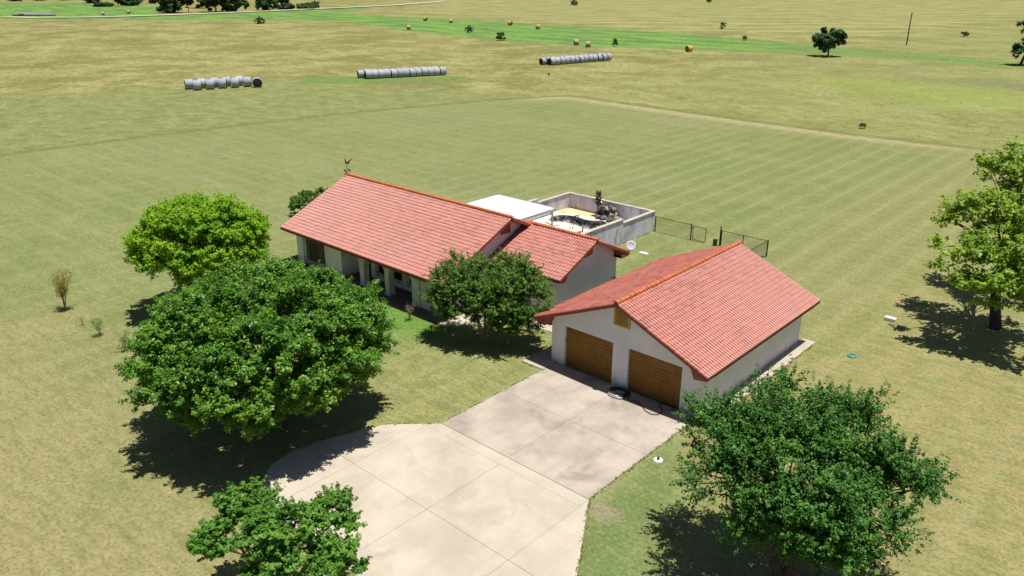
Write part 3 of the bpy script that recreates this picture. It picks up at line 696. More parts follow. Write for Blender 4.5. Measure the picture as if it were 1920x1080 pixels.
for (px, py, zb, s_, pale) in ((1122, 409, 0, .42, 0), (1131, 411, 0, .5, 0), (1141, 415, 0, .5, 0), (1150, 417, 0, .42, 0), (1128, 405, 0, .4, 0), (1140, 407, .15, .55, 0), (1150, 409, .2, .6, 1), (1158, 412, .0, .5, 1), (1135, 402, .35, .5, 0), (1145, 401, .55, .5, 0), (1152, 403, .6, .48, 1), (1158, 406, .35, .45, 1), (1163, 412, 0, .4, 1), (1146, 408, .75, .42, 0), (1153, 410, .7, .4, 1), (1118, 406, 0, .3, 0), (1141, 404, .5, .5, 0), (1126, 402, .1, .3, 0)):
    p = GD(px, py); p.x = min(p.x, D1 - .45); p.y = min(p.y, D3 - .4); p.z = ZD + zb + .15
    rock(p, (s_, s_ * .8, s_ * .55), M['rockpale'] if pale else M['rock'], rk)
# bottle tree
bp = GD(1124, 403); bp.y = min(bp.y, D3 - .45)
bt = empty('bottle_tree', bp, 'tall black metal pole tree hung with dark bottles, beside the pool rocks', 'garden ornament')
MB().tube([bp, bp + Vector((0, 0, 1.95))], [.05, .025], 8).build('pole', M['iron'], bt)
for i in range(34):
    z = .75 + 1.15 * i / 33; a = i * 2.4; r_ = .36 - .10 * i / 33; d = Vector((math.cos(a), math.sin(a), .95)).normalized()
    o = bp + Vector((0, 0, z)); MB().tube([o, o + d * r_ * .4, o + d * r_ * .5, o + d * r_ * 1.05, o + d * r_ * 1.15], [.012, .015, .045, .05, .03], 7).build('bottle', M['bottle'], bt)
# metal stand
fp = GD(1066, 430)
st_ = empty('folding_stand', fp, 'thin black metal folding stand on the pool deck', 'metal stand')
ap_ = fp + Vector((0.1, .75, .95)); mb = MB()
for q_ in ((0, 0), (.15, .25), (.95, .9), (1.15, 1.25)): mb.bar(ap_ + Vector((0, (q_[1] - .5) * .15, 0)), fp + Vector((q_[0], q_[1], .0)), .02)
mb.build('leg', M['iron'], st_); MB().bar(ap_ + Vector((-.05, -.25, 0)), ap_ + Vector((.1, .35, 0)), .03).build('top_bar', M['iron'], st_)
p = GD(1092, 434.5); tag(MB().tube([p, p + Vector((0, 0, .34)), p + Vector((0, 0, .38))], [.05, .05, .07], 8).build('deck_post', M['iron']), 'short black post on the pool deck beside the low wall end', 'post')
p = GD(1035, 421); tag(MB().tube([GD(1022, 417) + Vector((0, 0, .03)), GD(1030, 420.5) + Vector((0, 0, .03)), GD(1038, 422.5) + Vector((0, 0, .03)), GD(1046, 423) + Vector((0, 0, .03))], .03, 6).build('dropped_pole', M['iron']), 'thin dark pole lying on the deck beside the patio cover post', 'pole')

# ------------------------------------------------------------------ fences
def chain(root, A, B, h, mats=True, name='mesh_panel'):
    A = Vector(A); B = Vector(B); d = B - A; Lf = d.length; d.normalize(); mb = MB(); s_ = .11; x = -h
    while x < Lf:
        for sg in (1, -1):
            a0, a1 = x, x + h; z0, z1 = (.04, h) if sg == 1 else (h, .04)
            t0_, t1_ = max(0, -a0 / h), min(1, (Lf - a0) / h)
            if t1_ > t0_:
                mb.bar(A + d * (a0 + h * t0_) + Vector((0, 0, z0 + (z1 - z0) * t0_)), A + d * (a0 + h * t1_) + Vector((0, 0, z0 + (z1 - z0) * t1_)), .0032, 3)
        x += s_
    return mb.build(name, M['fence'], root)
def post(root, p, h, r_=.035): return MB().tube([Vector(p), Vector(p) + Vector((0, 0, h)), Vector(p) + Vector((0, 0, h + .03))], [r_, r_, r_ * .6], 8).build('post', M['fence'], root)
def rail(root, A, B, z, r_=.022): return MB().bar(Vector(A) + Vector((0, 0, z)), Vector(B) + Vector((0, 0, z)), r_, 6).build('rail', M['fence'], root)
f1 = empty('chain_link_fence', (-6.5, 22.1, 0), 'black chain link fence section joining the pool wall corner', 'fence')
a, b = (-8.07, 22.15, 0), (-4.98, 22.15, 0)
post(f1, a, 1.2, .045); post(f1, b, 1.2, .05); rail(f1, a, b, 1.17); chain(f1, a, b, 1.15)
gt = empty('fence_gate', (-4.3, 22.15, 0), 'narrow black chain link gate hung on the left fence post', 'gate')
mb = MB(); x0, x1, z0, z1 = -4.83, -3.78, .08, 1.12
for p_, q_ in (((x0, z0), (x1, z0)), ((x1, z0), (x1, z1)), ((x1, z1), (x0, z1)), ((x0, z1), (x0, z0))): mb.bar((p_[0], 22.15, p_[1]), (q_[0], 22.15, q_[1]), .024, 6)
mb.build('gate_frame', M['fence'], gt); chain(gt, (x0, 22.15, 0), (x1, 22.15, 0), 1.1); MB().box(x1, x1 + .12, 22.13, 22.17, .85, .9).build('latch', M['fence'], gt)
MB().box(-4.95, -4.84, 22.12, 22.18, .9, .95).add([], []).build('hinge', M['fence'], gt)
f2 = empty('chain_link_fence', (-1, 22.3, 0), 'black chain link fence turning the corner behind the garage', 'fence')
a, b, c, e = (-2.7, 22.3, 0), (-.95, 22.35, 0), (.87, 22.4, 0), (.87, 12.2, 0)
post(f2, a, 1.45, .045); post(f2, (-2.62, 22.3, 0), 1.2, .05); post(f2, b, 1.18); post(f2, c, 1.2, .05); post(f2, (.87, 17.3, 0), 1.18); post(f2, e, 1.2, .04)
rail(f2, a, c, 1.17); rail(f2, c, e, 1.17); chain(f2, a, c, 1.15); chain(f2, c, e, 1.15)
f3 = empty('chain_link_fence', (-1.5, 9.9, 0), 'short black chain link fence between house and garage', 'fence')
a, b = (-2.85, 9.4, 0), (-.05, 9.6, 0); post(f3, a, 1.2); post(f3, b, 1.2); rail(f3, a, b, 1.17); chain(f3, a, b, 1.15)
p = Vector((-3.0, 22.2, 0)); tag(MB().box(p.x - .12, p.x + .12, p.y - .1, p.y + .1, 0, .42).box(p.x - .14, p.x + .14, p.y - .12, p.y + .12, .42, .47).build('utility_box', flat('dark_green_box', (.02, .07, .045), .5, .4)), 'small dark green box beside the tall fence post', 'utility box')

# ------------------------------------------------------------------ small fixtures
vp = Vector((U0 + .12, Vm, Rh + .1))
wv = empty('weather_vane', vp, 'dark metal weather vane with a spread-winged bird on the ridge end', 'weather vane')
MB().tube([vp - Vector((0, 0, .1)), vp + Vector((0, 0, .85))], .022, 6).build('mast', M['iron'], wv)
mb = MB()
for a in range(4):
    d = Vector((math.cos(a * math.pi / 2 + .3), math.sin(a * math.pi / 2 + .3), 0)); mb.bar(vp + Vector((0, 0, .28)), vp + Vector((0, 0, .28)) + d * .26, .014, 5)
    c = vp + Vector((0, 0, .28)) + d * .3; mb.box(c.x - .045, c.x + .045, c.y - .045, c.y + .045, c.z - .06, c.z + .06)
mb.build('direction_arms', M['iron'], wv)
mb = MB(); mb.tube([vp + Vector((0, 0, z)) for z in (.10, .14, .18)], [.03, .07, .03], 8); mb.tube([vp + Vector((0, 0, z)) for z in (.40, .44, .48)], [.03, .06, .03], 8); mb.bar(vp + Vector((0, 0, .15)), vp + Vector((0, 0, .45)), .024); mb.build('finial', M['iron'], wv)
wv.scale = (.78,) * 3; bc = vp + Vector((0, 0, .95)); mb = MB()
mb.tube([bc + rt * -.14 + Vector((0, 0, .02)), bc + rt * -.08, bc + rt * .08, bc + rt * .22 + Vector((0, 0, -.06))], [.03, .06, .08, .03], 7)
for pts in ((bc + rt * -.02, bc + rt * -.12 + Vector((0, 0, .2)), bc + rt * -.16 + Vector((0, 0, .42))), (bc + rt * .05, bc + rt * .24 + Vector((0, 0, .16)), bc + rt * .52 + Vector((0, 0, .42)))):
    mb.tube(pts, [.07, .06, .015], 6)
mb.build('bird', M['iron'], wv)
dp = Vector((-2.45, 10.2, 2.72))
ds = empty('satellite_dish', dp, 'pale grey satellite dish on the wing roof corner', 'satellite dish')
MB().tube([dp, dp + Vector((.05, .12, .05)), dp + Vector((.05, .12, .32))], .025, 6).build('mast', M['galv'], ds)
dc = dp + Vector((.1, .1, .42)); nd = (Vector((.55, -.62, .35))).normalized(); a_ = nd.orthogonal().normalized(); b_ = nd.cross(a_)
vs = [dc]; fs = []; K = 24
for r_, dd in ((.12, .006), (.24, .03), (.36, .075)):
    vs += [dc + (a_ * math.cos(2 * math.pi * k / K) + b_ * math.sin(2 * math.pi * k / K)) * r_ + nd * dd for k in range(K)]
fs = [(0, 1 + k, 1 + (k + 1) % K) for k in range(K)] + [(1 + j * K + k, 1 + j * K + (k + 1) % K, 1 + (j + 1) * K + (k + 1) % K, 1 + (j + 1) * K + k) for j in range(2) for k in range(K)]
ds.scale = (.85,) * 3; o = MB().add(vs, fs).build('dish', flat('light_grey_dish', (.55, .57, .58), .5, .4, var=.05), ds, smooth=True)
sm = o.modifiers.new('thick', 'SOLIDIFY'); sm.thickness = .012
lnb = dc + rt * .42 + Vector((0, 0, .02)) + nd * .12
mb = MB().bar(dc - Vector((0, 0, .3)), lnb, .014); mb.build('arm', M['galv'], ds); MB().tube([lnb, lnb + Vector((0, 0, .11))], .045, 8).build('receiver', M['galv'], ds)
p = G(1207, 475); tag(MB().box(p.x - .3, p.x + .3, p.y - .16, p.y + .16, 0, .07).build('meter_cover', M['white']), 'flat white cover on the grass below the satellite dish', 'utility cover')
p = G(1669, 599); wb = empty('utility_box', p, 'long low white box on the grass left of the yellow-green tree', 'utility box')
MB().box(p.x - .27, p.x + .27, p.y - .13, p.y + .13, 0, .16).build('body', M['white'], wb); MB().box(p.x - .29, p.x + .29, p.y - .15, p.y + .15, .162, .2).build('lid', M['white'], wb)
p = G(1598, 666); sl_ = empty('septic_cover', p, 'round green septic cover on the lawn right of the garage', 'utility cover')
MB().tube([p, p + Vector((0, 0, .06)), p + Vector((0, 0, .09))], [.24, .24, .19], 18).build('rim', flat('pale_green_plastic', (.07, .24, .20), .5, .4), sl_); MB().tube([p + Vector((0, 0, .091)), p + Vector((0, 0, .11))], [.17, .15], 18).build('lid', M['greenplastic'], sl_)
p = G(1235, 862); hyd = empty('cleanout_cap', p, 'dark pipe cap set in a white concrete ring beside the driveway', 'pipe cap')
MB().tube([p - Vector((0, 0, .02)), p + Vector((0, 0, .035))], [.2, .18], 16).build('ring', M['white'], hyd); MB().tube([p + Vector((0, 0, .036)), p + Vector((0, 0, .14))], [.06, .055], 10).build('cap', M['iron'], hyd)
p = G(1378, 836); tag(MB().box(p.x - .16, p.x + .16, p.y - .12, p.y + .12, 0, .12).box(p.x - .18, p.x + .18, p.y - .14, p.y + .14, .121, .15).build('meter_box', M['white']), 'small white box partly hidden under the oak beside the driveway', 'utility box')
p = G(809, 628); pl_ = empty('path_light', p, 'short black path light beside the front walk', 'garden light')
MB().tube([p, p + Vector((0, 0, .42))], .03, 6).build('stake', M['iron'], pl_); MB().tube([p + Vector((0, 0, .42)), p + Vector((0, 0, .5)), p + Vector((0, 0, .56))], [.07, .07, .02], 8).build('lamp_head', M['iron'], pl_)
def hose(name, c, n, r0, r1, rad, mat, tail, label, seed, sq=1):
    rg = random.Random(seed); pts = []
    for i in range(n * 14):
        a = 2 * math.pi * i / 14; r_ = r0 + (r1 - r0) * .5 * (1 + math.sin(i * .37)) + rg.uniform(-.015, .015)
        pts.append(Vector(c) + Vector((math.cos(a + 1.2) * r_ * 1.15, math.sin(a + 1.2) * r_ * sq, .04 + .08 * i / (n * 14) + rg.uniform(0, .02))))
    pts += [Vector(q_) for q_ in tail]
    return tag(MB().tube(pts, rad, 5).build(name, mat, smooth=True), label, 'hose')
c = G(1163, 737); 
tl = [G(*q_, .05) for q_ in ((1180, 749), (1195, 752), (1203, 759), (1210, 769), (1222, 776), (1232, 777), (1240, 774), (1243, 768), (1237, 762), (1238, 757), (1248, 755), (1258, 759), (1264, 764), (1263, 769))]
hose('garden_hose', (c.x, c.y, 0), 7, .26, .46, .024, M['hose'], tl, 'black garden hose coiled between the garage doors, its end trailing away', 3, .8)
c = G(1154, 744); hose('extension_cable', (c.x, c.y, .02), 6, .12, .36, .017, M['hosegrey'], [], 'pale grey cable coil lying against the black hose', 8, .45)
po = GG(1698, 82); tag(MB().tube([po - Vector((0, 0, .3)), po + Vector((0, 0, 8.4))], [.17, .12], 8).build('utility_pole', M['pole']), 'lone dark wooden pole standing in the far right field', 'pole')

# ------------------------------------------------------------------ bales
def make_bale(r_, ln, wrapm, endm, name, parts):
    root = bpy.data.objects.new(name, None); col.objects.link(root)
    K = 20; mb = MB(); rg = random.Random(int(ln * 100)); prof = [(-ln / 2, r_ * .96), (-ln / 2 + .06, r_), (0, r_ * 1.01), (ln / 2 - .06, r_), (ln / 2, r_ * .96)]
    vs = []
    for x, rr_ in prof: vs += [(x, math.cos(2 * math.pi * k / K) * rr_, r_ * .94 + max(-r_ * .94, math.sin(2 * math.pi * k / K) * rr_)) for k in range(K)]
    mb.add(vs, [(j * K + k, j * K + (k + 1) % K, (j + 1) * K + (k + 1) % K, (j + 1) * K + k) for j in range(4) for k in range(K)])
    mb.build(parts[0], wrapm, root, smooth=True)
    mb = MB()
    for x, s_ in ((-ln / 2 + .02, -1), (ln / 2 - .02, 1)):
        rings = [(.94, 0), (.8, .05), (.74, .015), (.55, .05), (.49, .015), (.3, .05), (.05, .03)]
        vs = []
        for f_, dx in rings: vs += [(x + s_ * dx, math.cos(2 * math.pi * k / K) * r_ * f_, r_ * .94 + max(-r_ * .94, math.sin(2 * math.pi * k / K) * r_ * f_)) for k in range(K)]
        mb.add(vs, [(j * K + k, j * K + (k + 1) % K, (j + 1) * K + (k + 1) % K, (j + 1) * K + k) for j in range(6) for k in range(K)] + [tuple(range(6 * K, 7 * K))])
    mb.build(parts[1], endm, root); return root
ORD = 'first second third fourth fifth sixth seventh eighth ninth tenth eleventh twelfth thirteenth'.split()
proto = make_bale(.76, 1.12, M['wrap'], M['hayend'], 'wrapped_hay_bale', ('net_wrap', 'hay_face'))
first = [True]; rng = random.Random(11)
def put_bale(x, y, rz, label, group, s_=1):
    if first[0]: o = proto; first[0] = False
    else: o = copy_tree(proto)
    o.location = (x, y, gz(x, y)); o.rotation_euler = (0, 0, rz); o.scale = (s_, s_, s_)
    tag(o, label, 'hay bale', group)
for nm, A, B, n in (('middle', G(683, 149.5), G(834, 141.5), 13), ('right', G(1031, 122.5), G(1145, 113), 13)):
    d = (B - A).normalized(); Lr = (B - A).length; nrm = Vector((-d.y, d.x, 0)); 
    for row, off in (('front', .75), ('back', 2.45)):
        for i in range(n):
            c = A + d * (.5 + Lr * (i + .3) / n - (1.0 if row == 'back' else 0)) + nrm * (off + rng.uniform(-.06, .06))
            put_bale(c.x, c.y, math.atan2(d.y, d.x) + rng.uniform(-.09, .09), f'grey wrapped hay bale, {ORD[i]} from left in the {row} row of the {nm} stack', f'wrapped bales in the {nm} stack', rng.uniform(.94, 1.04))
A = G(372, 171.5); B = G(466, 164.5); d = (B - A).normalized(); nrm = Vector((-d.y, d.x, 0)); Lr = (B - A).length; base = math.atan2(d.y, d.x)
for i in range(5):
    c = A + d * (Lr * i / 4) + nrm * .7; put_bale(c.x, c.y, base - .28 + rng.uniform(-.08, .08), f'grey wrapped hay bale, {ORD[i]} from left in the front row of the left stack', 'wrapped bales in the left stack', 1.08)
for i in range(5):
    c = A + d * (Lr * i / 4 - .9) + nrm * 2.7; put_bale(c.x, c.y, base - .15 + rng.uniform(-.08, .08), f'grey wrapped hay bale, {ORD[i]} from left in the back row of the left stack', 'wrapped bales in the left stack', 1.08)
c = G(477, 165.5); put_bale(c.x, c.y + .5, YAW - math.pi / 2 + .35, 'grey wrapped hay bale turned to show its round face, right end of the left stack', 'wrapped bales in the left stack', 1.08)
pr = make_bale(.76, 1.25, M['hay'], M['haydark'], 'round_hay_bale', ('bale_side', 'hay_face')); used = False
for (px, py, rz, lb) in ((765, 56, .9, 'tan round hay bale nearest the left end of the bright green strip'), (796, 39.5, .4, 'leftmost tan round bale on the far edge of the green strip'),
        (844, 43.5, .8, 'second tan round bale from left on the far edge of the green strip'), (955, 47.5, .2, 'third tan round bale from left on the far edge of the green strip'),
        (1007, 54.5, .9, 'rightmost tan round bale on the far edge of the green strip'), (1079, 84, .8, 'left one of two tan bales close together above the right grey stack'),
        (1101, 88, .6, 'right one of two tan bales close together above the right grey stack'), (1290, 96, 1.2, 'lone tan round bale at the near edge of the strip, right of the stacks'),
        (192, 31, 1.2, 'left of two small far bales in the green field beyond the road'), (240, 28, .9, 'right of two small far bales in the green field beyond the road')):
    o = copy_tree(pr) if used else pr; used = True; c = GG(px, py); o.location = c; o.rotation_euler = (0, 0, rz); tag(o, lb, 'hay bale', 'loose tan round bales in the field')

# ------------------------------------------------------------------ vegetation
RNG = np.random.default_rng(7)
def leaf_mesh(name, pos, nrm, size, asp, mat, parent, clu):
    n = len(pos); nrm = nrm / np.linalg.norm(nrm, axis=1)[:, None]
    r_ = RNG.normal(size=(n, 3)); t = np.cross(nrm, r_); t /= np.linalg.norm(t, axis=1)[:, None]; b = np.cross(nrm, t)
    L_ = size * RNG.uniform(.7, 1.3, n)[:, None]; Wd = L_ * asp
    v = np.stack([pos - t * L_ * .5, pos + b * Wd * .5 + nrm * L_ * .10 - t * L_ * .05, pos + t * L_ * .5 - nrm * L_ * .12, pos - b * Wd * .5 + nrm * L_ * .10 - t * L_ * .05], 1).reshape(-1, 3)
    me = bpy.data.meshes.new(name); mesh_fill(me, v, np.arange(n * 4).reshape(n, 4))
    a = me.attributes.new('rnd', 'FLOAT', 'FACE'); a.data.foreach_set('value', RNG.random(n).astype(np.float32))
    a = me.attributes.new('clu', 'FLOAT', 'FACE'); a.data.foreach_set('value', clu.astype(np.float32))
    me.materials.append(mat); return link(name, me, parent)
def lobe_points(lobes, n, up=.0, inner=.75, rough=.16):
    """clump centres near the outside of a set of ellipsoid lobes, none buried inside another lobe"""
    out = []; wts = np.array([l[3] ** 2 for l in lobes]); wts = wts / wts.sum()
    while len(out) < n:
        l = lobes[RNG.choice(len(lobes), p=wts)]; d = RNG.normal(size=3); d /= np.linalg.norm(d)
        if d[2] < -.55 and RNG.random() < .7: continue
        if d[2] < up - .3 and RNG.random() < up: continue
        k = inner + (1 - inner) * RNG.random() ** .6 + RNG.normal(0, rough)
        p = np.array(l[:3]) + d * np.array([l[3], l[3], l[4]]) * k
        if any(np.sum(((p - np.array(m[:3])) / np.array([m[3], m[3], m[4]])) ** 2) < .36 for m in lobes if m is not l): continue
        if p[2] < .25: continue
        out.append(np.append(p, 0)); out[-1] = np.concatenate([p, d])
    return np.array(out)
def tree(name, base, lobes, mat, label, cat='tree', group=None, clumps=120, subs=12, leaves=34, r1=.55, r2=.22, leaf=.13, asp=.6, bark='bark', spray=0.0,
         trunk_r=.2, stems=1, fork=.3, limb=.04, droop=0, flatten=.7, upb=.8, lean=None, rough=.16, inner=.72):
    base = Vector(base); root = empty(name, base, label, cat, group)
    C = lobe_points(lobes, clumps, inner=inner, rough=rough); n1 = len(C); c1 = C[:, :3]; d1 = C[:, 3:]
    # sub clumps
    i1 = np.repeat(np.arange(n1), subs); d = RNG.normal(size=(len(i1), 3)); d /= np.linalg.norm(d, axis=1)[:, None]
    d = d + d1[i1] * .6; d /= np.linalg.norm(d, axis=1)[:, None]
    rr_ = r1 * RNG.uniform(.55, 1.25, n1)[i1] * RNG.uniform(.45, 1.0, len(i1)) ; d[:, 2] *= flatten
    if spray:
        d = d + np.array([0, 0, .45]); d /= np.linalg.norm(d, axis=1)[:, None]
        rr_ = r1 * RNG.uniform(.7, 1.5, len(i1))
    c2 = c1[i1] + d * rr_[:, None] * (0 if spray else 1); d2 = d
    i2 = np.repeat(np.arange(len(c2)), leaves); e = RNG.normal(size=(len(i2), 3)); e /= np.linalg.norm(e, axis=1)[:, None]
    if spray:
        u_ = RNG.random(len(i2)) ** .8; pos = c2[i2] + d2[i2] * (rr_[i2] * u_ * 1.25)[:, None] + e * (spray * r2 * (1.15 - .75 * u_) * RNG.random(len(i2)) ** .5)[:, None]
    else: pos = c2[i2] + e * (r2 * RNG.random(len(i2)) ** .45)[:, None]
    pos[:, 2] = np.maximum(pos[:, 2], .08)
    nrm = e * .5 + d2[i2] * .5 + np.array([0, 0, upb]) + RNG.normal(0, .45, pos.shape)
    clu = (RNG.random(n1)[i1] * .6 + RNG.random(len(i1)) * .4)[i2]
    leaf_mesh('crown', pos, nrm, leaf, asp, mat, root, clu)
    # trunk and limbs
    mb = MB(); zc = np.mean([l[2] for l in lobes]); zb = min(l[2] - l[4] for l in lobes); rg = random.Random(n1)
    cen_ = Vector(np.average(np.array([l[:3] for l in lobes]), axis=0, weights=[l[3] for l in lobes]))
    forks = []
    for s_ in range(stems):
        a = 2 * math.pi * s_ / stems + .5; o = base + (Vector((math.cos(a), math.sin(a), 0)) * .12 if stems > 1 else Vector())
        tgt = (cen_ + Vector((math.cos(a), math.sin(a), 0)) * (1.2 if stems > 1 else 0)); zf = base.z + max(.5, (zb - base.z) + fork * (zc - zb))
        k = (zf - base.z) / max(.1, tgt.z - base.z)
        top = o.lerp(tgt, k); top.z = zf; midp = o.lerp(top, .5) + Vector((rg.uniform(-.1, .1), rg.uniform(-.1, .1), 0)) * (zf - base.z) * .5
        tr = trunk_r / (stems ** .5)
        mb.tube([o - Vector((0, 0, .1)), o + Vector((0, 0, .12)), midp, top], [tr * 1.45, tr * 1.08, tr * .9, tr * .78], 10); forks.append(top)
    nm = max(5, min(26, n1 // 5)); ids = list(range(n1)); rg.shuffle(ids); mains = ids[:nm]; ends = []
    for i in mains:
        tgt = Vector(c1[i]); fk = min(forks, key=lambda f_: (f_.xy - tgt.xy).length); m = fk.lerp(tgt, .5) + Vector((rg.uniform(-.2, .2), rg.uniform(-.2, .2), .12 * (tgt - fk).length))
        r0 = trunk_r * .42 / (stems ** .35)
        P_ = [fk, fk.lerp(m, .5) + Vector((0, 0, .06)), m, m.lerp(tgt, .55), tgt]; mb.tube(P_, [r0, r0 * .8, r0 * .55, r0 * .35, limb * .35], 6); ends.append((P_, r0))
    for i in ids[nm:]:
        tgt = Vector(c1[i]); P_, r0 = min(ends, key=lambda E_x: (E_x[0][2] - tgt).length); s0 = P_[rg.choice((1, 2, 3))]
        mb.tube([s0, s0.lerp(tgt, .5) + Vector((rg.uniform(-.1, .1), rg.uniform(-.1, .1), .1)), tgt], [limb, limb * .7, limb * .3], 4, cap=False)
    mb.build('trunk', M[bark], root, smooth=True, fixn=False)
    return root
def LB(px, py, z, r_, rz=None):
    p = G(px, py, z); return (p.x, p.y, z, r_, rz or r_ * .8)

# big dense tree over the drive edge
tree('shade_tree', (-4.9, -12.9, 0), [(-5.2, -12.9, 3.8, 4.55, 2.6), (-6.9, -14.0, 3.6, 2.9, 2.1), (-3.8, -11.3, 3.7, 2.9, 2.1), (-6.3, -11.8, 3.9, 3.0, 2.3), (-3.9, -14.1, 3.5, 3.0, 2.0)], M['lf_big'],
     'large dense dark green tree with a rounded crown, shading the left side of the driveway', clumps=480, subs=15, leaves=50, spray=1.05, r1=.52, r2=.25, leaf=.125, trunk_r=.32, rough=.07, inner=.8)
tree('shade_tree', (-19.3, -8.4, 0), [(-19.2, -8.3, 4.0, 3.1, 2.05), (-20.3, -9.0, 3.8, 2.1, 1.6), (-18.3, -7.4, 4.0, 2.1, 1.6), (-19.5, -7.8, 4.3, 2.0, 1.6)], M['lf_lime'],
     'bright lime green round tree behind the large dark one', clumps=260, subs=13, leaves=32, spray=1.0, r1=.58, r2=.27, leaf=.165, trunk_r=.26, rough=.09, inner=.75)
tree('shade_tree', (4.2, -18.0, 0), [LB(430, 1001, 2.20, 0.74, 0.43), LB(470, 956, 2.70, 0.66, 0.39), LB(540, 996, 2.90, 0.74, 0.47), LB(400, 1029, 2.00, 0.47, 0.35), LB(560, 1051, 2.20, 0.78, 0.43), LB(640, 1056, 2.00, 0.54, 0.39), LB(632, 961, 2.70, 0.58, 0.31), LB(500, 1071, 1.80, 0.54, 0.31), LB(665, 976, 2.60, 0.32, 0.19), LB(480, 1011, 2.70, 0.70, 0.39)], M['lf_small'],
     'small open tree with layered fresh green branches at the bottom left of the driveway', clumps=120, subs=11, leaves=38, spray=.8, r1=.34, r2=.16, leaf=.11, trunk_r=.13, stems=3, bark='barkpale', flatten=.5, limb=.025)
tree('oak_tree', (15.6, -7.0, 0), [(15.5, -7.2, 4.2, 1.8, 1.4), (15.0, -7.9, 4.2, 1.3, 1.0), (16.4, -7.7, 3.8, 1.3, 1.0), (14.5, -8.0, 3.4, 1.3, 1.0), LB(1490, 985, 2.2, 1.0, .8), LB(1560, 1020, 1.9, .8, .7), LB(1366, 814, 4.20, 0.96, 0.74), LB(1336, 794, 4.40, 0.59, 0.44), LB(1486, 789, 5.40, 1.11, 0.67), LB(1596, 814, 4.80, 1.11, 0.74), LB(1676, 894, 3.90, 0.85, 0.59), LB(1721, 904, 4.00, 0.33, 0.26), LB(1626, 964, 3.40, 0.96, 0.67), LB(1546, 1014, 2.80, 0.88, 0.59), LB(1356, 904, 3.60, 0.81, 0.67), LB(1466, 744, 5.30, 0.44, 0.33), LB(1546, 749, 5.20, 0.44, 0.30), LB(1426, 974, 2.90, 0.74, 0.59)], M['lf_oak'],
     'dark green oak with ragged twiggy crown beside the garage in the lower right', clumps=270, subs=13, leaves=36, spray=.65, r1=.64, r2=.26, leaf=.11, asp=.5, trunk_r=.26, stems=2, rough=.13, inner=.66, flatten=.8, upb=.6)
tree('ornamental_tree', (-4.3, -.45, 0), [LB(862, 535, 3.1, 1.05, .8), LB(900, 522, 3.4, 1.0, .8), LB(970, 528, 3.4, 1.15, .85), LB(935, 560, 2.8, 1.2, .8), LB(832, 568, 2.1, .75, .5), LB(995, 568, 2.5, .9, .7), LB(870, 585, 1.8, .85, .55), LB(945, 598, 1.6, .8, .45), LB(1000, 600, 1.7, .55, .35), LB(862, 498, 3.8, .35, .25), LB(955, 500, 3.8, .45, .3)], M['lf_crepe'],
     'multi-stemmed mid green tree growing in front of the house porch', clumps=190, subs=13, leaves=34, spray=.8, r1=.5, r2=.2, leaf=.11, fork=0.05, asp=.5, trunk_r=.17, stems=6, bark='barkpale', flatten=.6, limb=.03)
tree('shade_tree', (15.7, 19.8, 0), [LB(1860, 325, 7.4, 1.1, .8), LB(1900, 315, 7.5, 1.4, .9), LB(1940, 340, 7.2, 1.3, .9), LB(1850, 390, 6.4, 1.3, .7), LB(1795, 415, 5.6, .8, .35), LB(1800, 470, 4.8, .9, .4), LB(1785, 505, 4.2, .6, .35), LB(1870, 470, 5.0, 1.4, .8), LB(1880, 550, 3.3, 1.3, .6), LB(1835, 530, 3.8, .7, .4), LB(1930, 420, 6.0, 1.6, 1.2), LB(1950, 520, 4.2, 1.5, .9), LB(1990, 450, 5.2, 1.5, 1.3), LB(1800, 390, 5.8, .55, .3)], M['lf_yel'],
     'open yellow-green tree with a thick dark trunk at the right edge', clumps=165, subs=9, leaves=14, spray=.9, r1=.62, r2=.3, leaf=.23, asp=.65, bark='barkdark', trunk_r=.28, flatten=.45, limb=.045, fork=.35)
# bushes behind the house
tree('bush', (*G(563, 404).xy, 0), [(*G(563, 385, .9).xy, 1.05, .95, .75)], M['lf_crepe'], 'leafy green bush behind the left end of the house', 'bush', clumps=26, subs=6, leaves=20, r1=.35, r2=.14, leaf=.15, trunk_r=.06, stems=3, limb=.02)
tree('bush', (*G(600, 385).xy, 0), [(*G(598, 372, .8).xy, .9, .9, .6)], M['lf_crepe'], 'green bush half hidden behind the left roof slope of the house', 'bush', clumps=22, subs=6, leaves=18, r1=.35, r2=.14, leaf=.15, trunk_r=.06, stems=3, limb=.02)
# saplings at left
def shrub(px, py, h, wd, mat, label, n, leaves=7, lf=.07, stems=9, bark='barkpale', name='sapling', cat='sapling', sr=.014):
    b = G(px, py); root = empty(name, b, label, cat); rg = random.Random(px); mb = MB(); P_ = []
    for i in range(stems):
        a = rg.uniform(0, 6.28); k = rg.uniform(.35, 1); tip = b + Vector((math.cos(a) * wd * k, math.sin(a) * wd * k, h * rg.uniform(.65, 1))); m = b.lerp(tip, .5) + Vector((-math.cos(a) * wd * .15, -math.sin(a) * wd * .15, h * .06))
        mb.tube([b + Vector((math.cos(a) * .03, math.sin(a) * .03, 0)), m, tip], [sr, sr * .7, sr * .35], 4)
        for j in range(max(1, n // stems)):
            t = rg.uniform(.35, 1); q_ = (m.lerp(tip, (t - .5) * 2) if t > .5 else b.lerp(m, t * 2)); q2 = q_ + Vector((rg.uniform(-1, 1), rg.uniform(-1, 1), rg.uniform(-.3, 1))) * wd * .28
            mb.tube([q_, q2], [sr * .4, sr * .2], 3); P_.append(q2)
    mb.build('stem', M[bark], root, fixn=False)
    P_ = np.array(P_); i2 = np.repeat(np.arange(len(P_)), leaves); pos = P_[i2] + RNG.normal(0, lf * .9, (len(i2), 3)); pos[:, 2] = np.maximum(pos[:, 2], .03)
    leaf_mesh('foliage', pos, RNG.normal(0, .6, pos.shape) + np.array([0, 0, .8]), lf, .55, mat, root, RNG.random(len(P_))[i2]); return root
